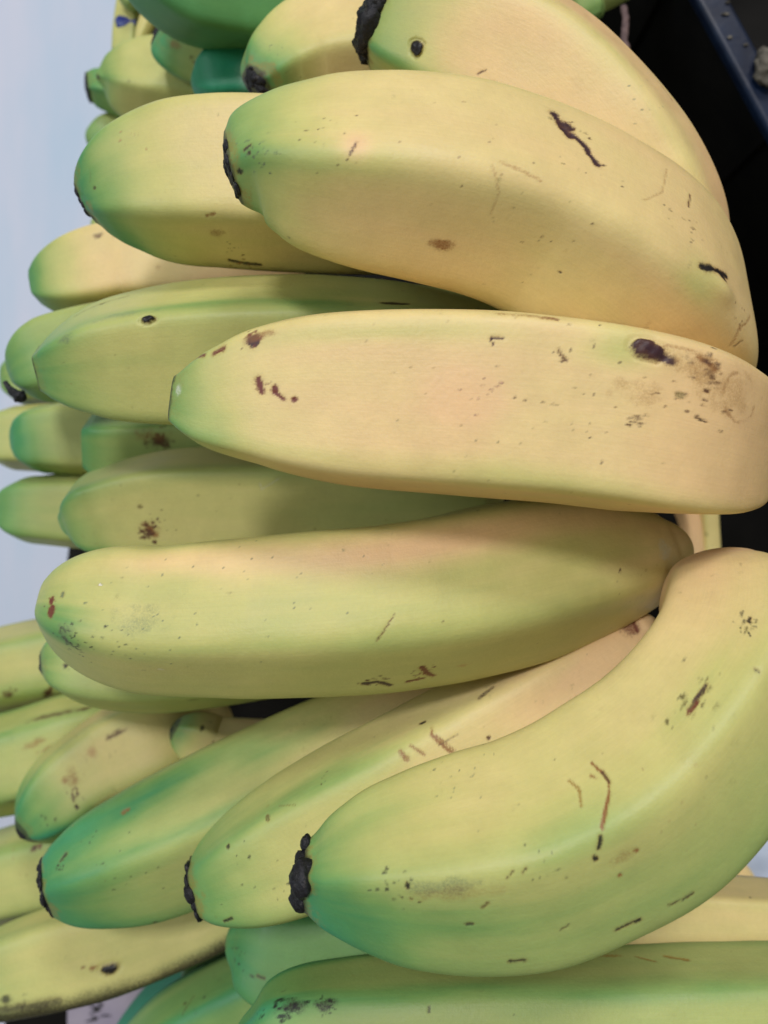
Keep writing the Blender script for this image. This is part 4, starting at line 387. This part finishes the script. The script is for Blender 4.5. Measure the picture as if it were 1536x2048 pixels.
    {'label': 'olive green banana scrap at the top edge next to a shrivelled stem', 'ctrl': [(0.06691, 0.18557, 0.835, 0.00407), (0.07615, 0.18835, 0.835, 0.00481), (0.08539, 0.19297, 0.835, 0.00518), (0.09833, 0.20036, 0.835, 0.00555)], 'ridges': (-55, 25, 100, 180, 250), 'seed': 325, 'green': {'base': 0.66, 'tip': (0.0, 8), 'ridge': (0.0, 9), 'noise': 0.05, 'pink': 0.3, 'stem': (0.0, 20), 'side': 0.0}, 'p': 12, 'blunt': 0.3, 'detail': 'small', 'lean': 26.6},
]

DETAIL = {'hero': (380, 236), 'mid': (170, 92), 'small': (90, 56)}
INKS = {'black': (.010, .008, .010), 'dark': (.035, .035, .022), 'purple': (.040, .016, .024), 'brown': (.085, .034, .018), 'red': (.15, .036, .026),
        'rust': (.24, .10, .03), 'tan': (.42, .25, .10), 'tan2': (.30, .19, .04), 'olive': (.14, .12, .04), 'grey': (.13, .17, .10), 'pinkbrown': (.42, .22, .16), 'pale': (.62, .66, .58), 'white': (.85, .85, .8)}
RAMP_X = np.array((0.0, 0.18, 0.40, 0.62, 0.82, 1.0, 1.3))
RAMP = np.array(((.73, .515, .275), (.68, .55, .25), (.53, .50, .185), (.35, .42, .14), (.18, .33, .10), (.075, .265, .095), (.02, .25, .14)))
PINK = np.array((.75, .49, .26))

def peel_colour(b, V, s, th, r, rho, rng):
    g = b['green']
    nr, na = V.shape[:2]
    smm = (s * 1000)[:, None]
    deg = np.degrees(th)[None, :]
    deg = np.where(deg > 180, deg - 360, deg)
    X, Y, Z = V[..., 0], V[..., 1], V[..., 2]
    sd = b['seed']
    wob = fbm(X*60, Y*60, Z*60, sd + 11, 3) - 0.5
    streak = fbm(np.broadcast_to(smm*0.035, X.shape), np.broadcast_to(np.cos(th)[None]*5, X.shape), np.broadcast_to(np.sin(th)[None]*5, X.shape), sd + 21, 3) - 0.5
    G = np.full((nr, na), g['base'], float)
    ta, tl = g['tip']
    t = np.clip(smm + wob*tl*0.9, 0, None) / tl
    G = G + ta * np.exp(-t**1.5)
    sa, sl = g['stem']
    G = G + sa * np.exp(-((smm.max() - smm) / sl)**2)
    ra, rw = g['ridge']
    for a in b['ridges']:
        dd = (deg - a + 180) % 360 - 180
        G = G + ra * np.exp(-(dd/rw)**2) * (0.65 + 0.9*streak)
    G = G + g['noise'] * (0.7*wob + 1.1*streak) + g['side'] * np.sin(np.radians(deg))  # side: greener underside; on the bent banana it also paints in the lower shade
    pink = g['pink'] * np.clip(1 - np.abs(G)/0.35, 0, 1) * smooth(.35, .65, fbm(X*28, Y*28, Z*28, sd+31, 2))
    rmm = (r * 1000)[:, None]
    ink_layers = []
    lift = np.zeros((nr, na))
    fine = fbm(X*900, Y*900, Z*900, sd + 41, 3) - 0.5
    rough = fbm(X*330, Y*330, Z*330, sd + 51, 3) - 0.5

    def offs(ms, ma):
        i = np.abs(s*1000 - ms).argmin()
        du = np.broadcast_to(smm - ms, (nr, na))
        dv = np.radians((deg - ma + 180) % 360 - 180) * r[i] * 1000
        return du, np.broadcast_to(dv, (nr, na))

    for m in b.get('marks', ()):
        kind, pts, size = m[:3]
        if kind in ('green', 'pinkp', 'pale', 'olivep'):
            for q in pts:
                du, dv = offs(*q)
                w = np.exp(-((du/size[0])**2 + (dv/size[1])**2) * (1 + 0.8*wob)) * m[3]
                if kind == 'green': G = G + w * (1 + 1.2*streak)
                elif kind == 'pinkp': pink = pink + w * 0.8; G = G - 0.45*w
                elif kind == 'pale': ink_layers.append((w*0.6, INKS['pale']))
            continue
        if kind == 'lump':
            du, dv = offs(*pts[0])
            lift = lift + 0.0016 * m[3] * np.exp(-((du/size[0])**2 + (dv/size[1])**2) * 2.0)
            continue
        ink, amt = INKS[m[3]], m[4]
        if kind in ('blob', 'scab'):
            for q in pts:
                du, dv = offs(*q)
                d = np.sqrt((du/size[0])**2 + (dv/size[1])**2) + 0.9*rough + 0.4*fine
                w = (1 - smooth(0.82, 1.04, d)) * amt
                halo = (1 - smooth(0.8, 1.5, d)) * amt * 0.25
                ink_layers.append((halo, INKS['rust'])); ink_layers.append((w, ink))
                if kind == 'scab':
                    lift = lift + 0.0007 * (1 - smooth(0.6, 1.1, d)) * (0.9 + 2.2*fine) - 0.0005*np.exp(-((d-1.15)/0.2)**2)
                else:
                    lift = lift - 0.00012 * w
        elif kind == 'line':
            dmin = np.full((nr, na), 1e3)
            for q0, q1 in zip(pts, pts[1:]):
                du, dv = offs(*q0)
                eu = q1[0] - q0[0]
                i = np.abs(s*1000 - q0[0]).argmin()
                ev = math.radians((q1[1] - q0[1] + 180) % 360 - 180) * r[i] * 1000
                k = np.clip((du*eu + dv*ev) / max(eu*eu + ev*ev, 1e-6), 0, 1)
                dmin = np.minimum(dmin, np.hypot(du - k*eu, dv - k*ev))
            hw = max(size[0] / 2, 0.17)
            d = dmin / hw + 1.3*rough + 0.9*fine
            w = (1 - smooth(0.55, 1.25, d)) * amt
            ink_layers.append(((1 - smooth(0.6, 2.4, d)) * amt * 0.22, INKS['rust'])); ink_layers.append((w, ink))
            lift = lift - 0.00014 * w
        elif kind == 'dots':
            for _ in range(int(m[4])):
                a, q = rng.uniform(0, 2*math.pi), size[0] * math.sqrt(rng.random()) * rng.uniform(0.4, 1)
                i = np.abs(s*1000 - pts[0][0]).argmin()
                du, dv = offs(pts[0][0] + q*math.cos(a), pts[0][1] + math.degrees(q*math.sin(a) / max(r[i]*1000, 1)))
                dot = max(size[1] * rng.uniform(0.35, 0.85), 0.14)
                el = rng.uniform(0.7, 1.7)
                d = np.hypot(du/dot/el, dv/dot) + 0.8*fine
                ink_layers.append(((1 - smooth(0.6, 1.25, d)) * rng.uniform(0.35, 0.95), ink))
        elif kind == 'scuff':
            du, dv = offs(*pts[0])
            env = np.clip(1.15 - np.hypot(du/size[0], dv/size[1]), 0, 1)
            tex = fbm(X*420, Y*420, Z*420, sd + 61, 4)
            ink_layers.append((smooth(0.52, 0.82, tex*0.75 + env*0.45) * smooth(0, .35, env) * amt, ink))
            ink_layers.append((env**1.5 * 0.18 * amt, ink))
        elif kind == 'ring':
            du, dv = offs(*pts[0])
            d = np.hypot(du/size[0], dv/size[1]) + 0.5*rough
            ink_layers.append((np.exp(-((d-1)/0.07)**2) * amt * smooth(.35, .6, fbm(X*200, Y*200, Z*200, sd+71, 2)), ink))
    G = np.clip(G, 0, 1.3)
    col = np.stack([np.interp(G, RAMP_X, RAMP[:, k]) for k in range(3)], -1)
    pk = np.clip(pink, 0, 1)[..., None]
    col = col*(1-pk) + PINK*pk
    # scattered pores and flecks that every peel carries
    for _ in range(17 if nr > 300 else 7):
        du, dv = offs(rng.uniform(4, float(smm.max())), rng.uniform(-100, 100))
        d = np.hypot(du/rng.uniform(.8, 2.2), dv) / rng.uniform(.16, .36) + 0.9*fine
        ink_layers.append(((1 - smooth(0.5, 1.3, d)) * rng.uniform(.2, .6), INKS[rng.choice(('brown', 'olive', 'tan2', 'dark'))]))
    dust = smooth(0.70, 0.86, fbm(X*520, Y*520, Z*520, sd + 81, 3)) * smooth(.5, .75, fbm(X*45, Y*45, Z*45, sd + 83, 2))
    ink_layers.append((dust * 0.22, INKS['olive']))
    if b.get('shade_stain'):      # underside shade painted in near-black, with some rot
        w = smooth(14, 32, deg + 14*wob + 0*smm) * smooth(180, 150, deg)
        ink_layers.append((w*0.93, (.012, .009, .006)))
    if b.get('scar'):       # brown rim where the flower dried off
        rim = (1 - smooth(0.2, 1.1, smm/ (1.6*b['scar'][2] + .5) + 1.6*rough)) * 0.8
        rub = (1 - smooth(0.3, 1.0, smm/3.2 + 2.2*rough + 0.8*wob)) * (0.45 if b['scar'][0] != 'thin' else 0.2)
        ink_layers.append((np.broadcast_to(rub, (nr, na)), INKS['tan2']))
        ink_layers.append((np.broadcast_to(rim, (nr, na)), INKS['dark']))
    cover = np.zeros((nr, na, 1)); mix = np.zeros((nr, na, 3))
    for w, ink in ink_layers:
        w = np.clip(w, 0, 1)[..., None]
        mix = mix*(1-w) + np.array(ink)*w
        cover = cover*(1-w) + w
    ink = np.where(cover > 1e-4, mix / np.maximum(cover, 1e-4), 0.05)
    return col, np.concatenate([ink, cover], -1), lift

def blossom_scar(b, T0, P0, V, cap, parent, rng):
    """the dried, lumpy remains of the flower on the blunt end"""
    style, spread, thick = b['scar']
    rim = V[cap + 1]                              # a ring of the skin just behind the end
    c = rim.mean(0)
    rr = np.linalg.norm(rim - c, axis=1).mean()
    na = 140
    u = np.linspace(0, len(rim), na, endpoint=False)
    i0 = u.astype(int); fr = (u - i0)[:, None]
    ring = rim[i0] * (1 - fr) + rim[(i0 + 1) % len(rim)] * fr - c
    sd = b['seed'] * 13
    rows = []
    nk = 40
    th = np.arange(na) / na * 2*math.pi
    cx, cy = np.cos(th), np.sin(th)
    big = fbm(cx*1.6 + 3, cy*1.6, th*0 + .5, sd + 1, 2)             # where round the end the crust is thick
    big = {'thin': 0.25 + 0.5*big, 'shaggy': 0.55 + 0.45*big}.get(style, smooth(.30, .72, big))
    torn = fbm(cx*4.5, cy*4.5, th*0 + .5, sd + 9, 3)
    out = ring / np.linalg.norm(ring, axis=1)[:, None]
    for k in range(nk):
        f = k / (nk - 1)                          # 0 at the collar, 1 at the middle
        if f < 0.2:                               # torn edge running back along the peel
            g = 1 - f/0.2
            pos = c + ring * (1.004 + 0.02*math.sin(g*math.pi)) * spread + T0 * (rr * g * np.clip(torn - 0.36, -.1, 1) * (0.35 if style == 'thin' else 0.5 + 0.4*thick))[:, None]
            amt = (1 - g) * 0.4
        else:
            q = (f - 0.2) / 0.8
            rad = (1 - q)**0.8
            pos = c + ring * max(rad, 0.002) * spread - T0 * rr * (b['blunt'] * (1 - rad*rad) + 0.03)
            amt = 0.4 + 0.6*min(1, 3*q)
        s1 = 420
        n = fbm(pos[:, 0]*s1, pos[:, 1]*s1, pos[:, 2]*s1, sd, 2) - 0.45
        flat = min(thick, .22)
        pos = pos - T0 * (rr * amt * flat * (big * 0.4 + 0.7*n))[:, None] + out * (rr * amt * flat * 0.3 * n)[:, None]
        rows.append(pos)
    grids = [np.array(rows)[::-1]]
    if style != 'thin':                           # crusty lumps sitting round the end
        lumps = 26 if style == 'shaggy' else 15
        ids = np.arange(na)
        for k in range(lumps):
            j = (int(k * na / lumps) + rng.randint(-3, 3)) % na
            if style != 'shaggy' and big[j] < 0.12: continue
            rad = rng.uniform(0.62, 0.97) if k % 3 else rng.uniform(0.15, 0.6)
            size = rr * rng.uniform(0.17, 0.30) * (0.75 + 0.25*big[j]) * (1.5 if thick > .4 else 0.9)
            cen = c + ring[j] * rad * spread - T0 * rr * (b['blunt'] * (1 - rad*rad) + thick * 0.10)
            m = 20
            a_, p_ = np.linspace(0, 2*math.pi, m, endpoint=False), np.linspace(0.03, math.pi - .03, 12)
            S = np.stack([np.sin(p_)[:, None]*np.cos(a_), np.sin(p_)[:, None]*np.sin(a_), np.cos(p_)[:, None] + 0*a_], -1)
            q = S * 1.6 + rng.uniform(0, 50)
            f = 0.62 + 0.75*fbm(q[..., 0], q[..., 1], q[..., 2], sd + k, 3) + 0.25*(fbm(q[..., 0]*4, q[..., 1]*4, q[..., 2]*4, sd + k + 3, 2) - .5)
            ax = T0; bx = out[j]; cx_ = np.cross(ax, bx)
            deep = min(1.0, 0.35 + thick) * rng.uniform(.7, 1.2)
            grids.append(cen + (S[..., 0] * f)[..., None] * bx * size + (S[..., 1] * f)[..., None] * cx_ * size * rng.uniform(1, 1.7) + (S[..., 2] * f)[..., None] * ax * size * deep)
    vs, fs, base = [], [], 0
    for V_ in grids:
        nr_, na_ = V_.shape[:2]
        vs.append(V_.reshape(-1, 3))
        i, j = np.meshgrid(np.arange(nr_-1), np.arange(na_), indexing='ij')
        j2 = (j + 1) % na_
        fs.append(np.stack([i*na_+j, i*na_+j2, (i+1)*na_+j2, (i+1)*na_+j], -1).reshape(-1, 4)[:, ::-1] + base)
        base += nr_ * na_
    return poly_mesh('blossom_scar', np.vstack(vs), np.vstack(fs).tolist(), SCAR, parent, smooth=True)

def make_banana(b):
    nl, na = DETAIL[b.get('detail', 'mid')]
    cap = 7
    V, s, th, r, T, P, rho = skin(b['ctrl'], b['ridges'], b.get('p', 7), nl, na, b.get('blunt', .3), b['seed'], b.get('twist', 0), cap, b.get('lean', 0))
    rng = random.Random(b['seed'])
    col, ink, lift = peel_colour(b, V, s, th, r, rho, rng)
    nrm = V - P[:, None]
    nrm /= np.maximum(np.linalg.norm(nrm, axis=2), 1e-9)[..., None]
    V2 = V + nrm * lift[..., None]
    uv = np.stack([np.broadcast_to((s*1000)[:, None], V.shape[:2]), np.broadcast_to((th*20)[None, :], V.shape[:2])], -1)
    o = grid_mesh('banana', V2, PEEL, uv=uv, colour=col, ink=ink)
    tag(o, b['label'], 'banana', 'bananas piled on the display')
    if b.get('scar'):
        blossom_scar(b, T[cap], P[cap], V, cap, o, rng)
    return o, V2

MADE = [(b, *make_banana(b)) for b in BANANAS]

# ---------------------------------------------------------------- setting
def struct(o):
    o['kind'] = 'structure'
    return o

FLOOR_Z = 0.0
fl = struct(poly_mesh('floor', [(-4, -4, FLOOR_Z), (4, -4, FLOOR_Z), (4, 4, FLOOR_Z), (-4, 4, FLOOR_Z)], [(0, 1, 2, 3)], FLOOR))

# black display shelf the pile lies on: its front edge runs slightly askew of the view, the floor shows beyond it
def edge_x(y, z):                                   # front edge
    return EDGE[0] + (y - EDGE[1]) * EDGE[2]
TOP = 0.715
EDGE = (-0.1656, -0.0188, 0.135)
shelf = bpy.data.objects.new('display_shelf', None); C.objects.link(shelf); shelf.location = (0, 0, 0)
tag(shelf, 'black plastic display shelf under the heap of bananas', 'shelf')
ya, yb = -1.2, 1.2
prism('shelf_board', [(edge_x(ya, 0) + .004, ya), (1.0, ya), (1.0, yb), (edge_x(yb, 0) + .004, yb)], TOP - .05, TOP, BLACK, shelf, bevel=0.002)
prism('front_rail', [(edge_x(ya, 0), ya), (edge_x(ya, 0) + .003, ya), (edge_x(yb, 0) + .003, yb), (edge_x(yb, 0), yb)], TOP - .11, TOP - .012, CRATE, shelf, bevel=0.001)
prism('cabinet_side', [(edge_x(ya, 0) + .03, ya), (1.0, ya), (1.0, yb), (edge_x(yb, 0) + .03, yb)], 0.02, TOP - .051, BLACK, shelf)

# open blue-black crate standing behind the pile at the upper right: only its near rim shows
crate = bpy.data.objects.new('plastic_crate', None); C.objects.link(crate)
tag(crate, 'dusty blue-black plastic crate whose rim crosses the upper right corner', 'crate')
c0 = np.array((0.1130, 0.1820)); u = np.array((0.479, -0.878)); w = np.array((0.878, 0.479))     # along the rim, outwards from the pile
def rect(o, a0, a1, b0, b1): return [tuple(o + u*a + w*q) for a, q in ((a0, b0), (a1, b0), (a1, b1), (a0, b1))]
RIM = 0.845
prism('rim', rect(c0, -.12, .32, 0, .0105), RIM - .006, RIM, CRATE, crate, bevel=0.0018)
prism('wall', rect(c0, -.12, .32, .003, .0065), TOP + .002, RIM - .0055, BLACK, crate)
prism('wall', rect(c0, -.12, -.116, .0065, .26), TOP + .002, RIM - .006, BLACK, crate)
prism('wall', rect(c0, .316, .32, .0065, .26), TOP + .002, RIM - .006, BLACK, crate)
prism('wall', rect(c0, -.116, .316, .256, .26), TOP + .002, RIM - .006, BLACK, crate)
prism('base', rect(c0, -.116, .316, .0065, .256), TOP + .002, TOP + .006, BLACK, crate)
for k in range(6):
    a = -.09 + k * .07
    prism('rib', rect(c0, a, a + .003, .0005, .003), TOP + .004, RIM - .0065, BLACK, crate)

def crumpled(name, centre, size, mat, seed, n=26, squash=.6):
    th = np.linspace(0, 2*math.pi, n, endpoint=False); ph = np.linspace(0.02, math.pi - .02, n)
    V = np.stack([np.sin(ph)[:, None]*np.cos(th)[None], np.sin(ph)[:, None]*np.sin(th)[None], np.broadcast_to(np.cos(ph)[:, None]*squash, (n, n))], -1)
    k = 0.45 + 1.1*fbm(V[..., 0]*2.2 + 9, V[..., 1]*2.2 + 9, V[..., 2]*2.2 + 9, seed, 4)
    return grid_mesh(name, (V * k[..., None]) * np.array(size) + np.array(centre), mat)

sc = crumpled('dried_scrap', tuple(c0 + u*.032 + w*.0088) + (RIM + .0032,), (.0048, .0065, .005), CHIP, 5)
tag(sc, 'dry grey-brown plant scrap lying on the crate rim at right edge', 'plant scrap')
for k, (a, q, where) in enumerate(((.0078, .006, 'largest pale crumb on the dusty crate rim, near the top edge'), (.0045, .0088, 'speck-sized crumb on the crate rim above the largest crumb'), (.021, .0072, 'small pale crumb on the crate rim just above the dry scrap'), (.016, .0035, 'tiny crumb on the crate rim close to its lit edge'))):
    f = crumpled('crumb', tuple(c0 + u*a + w*q) + (RIM + .0004,), (.0009 + .0005*(k == 0), .0006, .0005), CHIP, 20 + k, 10)
    tag(f, where, 'crumb', 'crumbs on the crate rim')

# shrivelled stalk beside the green nub at the top
ctl = [(.0845, .178, .850, .0012), (.0850, .172, .850, .0013), (.0842, .166, .851, .0012), (.0838, .1625, .852, .0020), (.0826, .1590, .852, .0026), (.0815, .1570, .852, .0010)]
Vs, *_ = skin(ctl, (0, 72, 144, 216, 288), 6, 60, 28, .5, 77)
q = fbm(Vs[..., 0]*600, Vs[..., 1]*600, Vs[..., 2]*600, 4, 3)
cs = Vs.mean(1, keepdims=True)
st = grid_mesh('dried_stalk', cs + (Vs - cs)*(0.5 + 1.1*q)[..., None], STALK)
tag(st, 'shrivelled purple-brown stalk hanging down past the green nub at the top', 'dried stalk')

# black flower stalk lying between two green banana ends on the left
ctl = [(-.1175, .0402, .886, .0008), (-.1160, .0382, .886, .0009), (-.1140, .0366, .887, .0013), (-.1122, .0355, .887, .0021), (-.1110, .0350, .887, .0014)]
Vs, *_ = skin(ctl, (0, 72, 144, 216, 288), 6, 50, 28, .5, 79)
q = fbm(Vs[..., 0]*500, Vs[..., 1]*500, Vs[..., 2]*500, 8, 3)
cs = Vs.mean(1, keepdims=True)
st = grid_mesh('dried_flower_stalk', cs + (Vs - cs)*(0.55 + 1.0*q)[..., None], SCAR)
tag(st, 'black dried flower stalk lying between green banana ends at the left', 'dried stalk')

# pale blue plastic sheet below the bent banana, lower right
def sheet(name, x0, x1, y0, y1, z, amp, mat, seed, n=40, thick=.0006):
    xs, ys = np.meshgrid(np.linspace(x0, x1, n), np.linspace(y0, y1, n), indexing='ij')
    zz = z + amp*(fbm(xs*60, ys*60, xs*0, seed, 3) - .5)
    top = np.stack([xs, ys, zz], -1)
    o = grid_mesh(name, top[:, ::-1], mat, closed=False)
    md = o.modifiers.new('thickness', 'SOLIDIFY'); md.thickness = thick
    return o
ps = sheet('plastic_sheet', .120, .215, -.200, -.085, .842, .006, PLASTIC, 3)
tag(ps, 'pale blue plastic sheet showing at the right edge under the bent banana', 'plastic sheet')

# small lilac card with black print on the shelf at the bottom
card = sheet('printed_card', -.160, -.118, -.300, -.236, TOP + .004, .0012, PAPER, 9)
for k, (x, y) in enumerate(((-.1465, -.2510), (-.1475, -.2555), (-.1440, -.2490), (-.1410, -.2540))):
    h = [(x + .0016*math.cos(a_) + .0022*math.cos(k*1.7 + a_*2), y + .0007*math.sin(a_) + .0012*math.sin(k + a_)) for a_ in np.linspace(0, 2*math.pi, 10, endpoint=False)]
    prism('print_mark', h, TOP + .0050, TOP + .0054, INK, card)
tag(card, 'small lilac card with black print between bananas at the bottom', 'card')

STICK = (36, 22)
for b, o, V in MADE:
    if b.get('sticker'):
        i, j = V.shape[0]//3, 0
        rows = []
        cen = V[STICK[0], STICK[1]]; n0 = cen - V[STICK[0]].mean(0); n0 /= np.linalg.norm(n0)
        t1 = np.cross(n0, (0, 0, 1.0)); t1 /= np.linalg.norm(t1); t2 = np.cross(n0, t1)
        R0 = np.linalg.norm(cen - V[STICK[0]].mean(0))
        for k in range(7):
            a = np.linspace(0, 2*math.pi, 40, endpoint=False)
            rad = .0042 * k / 6 + 1e-6
            p = np.cos(a)[:, None]*t1*rad + np.sin(a)[:, None]*t2*rad
            rows.append(cen + p + n0*(.0003 - (rad**2/(2*R0))*np.abs(np.cos(a))[:, None]))
        s_ = grid_mesh('sticker', np.array(rows), STICKER, parent=o)
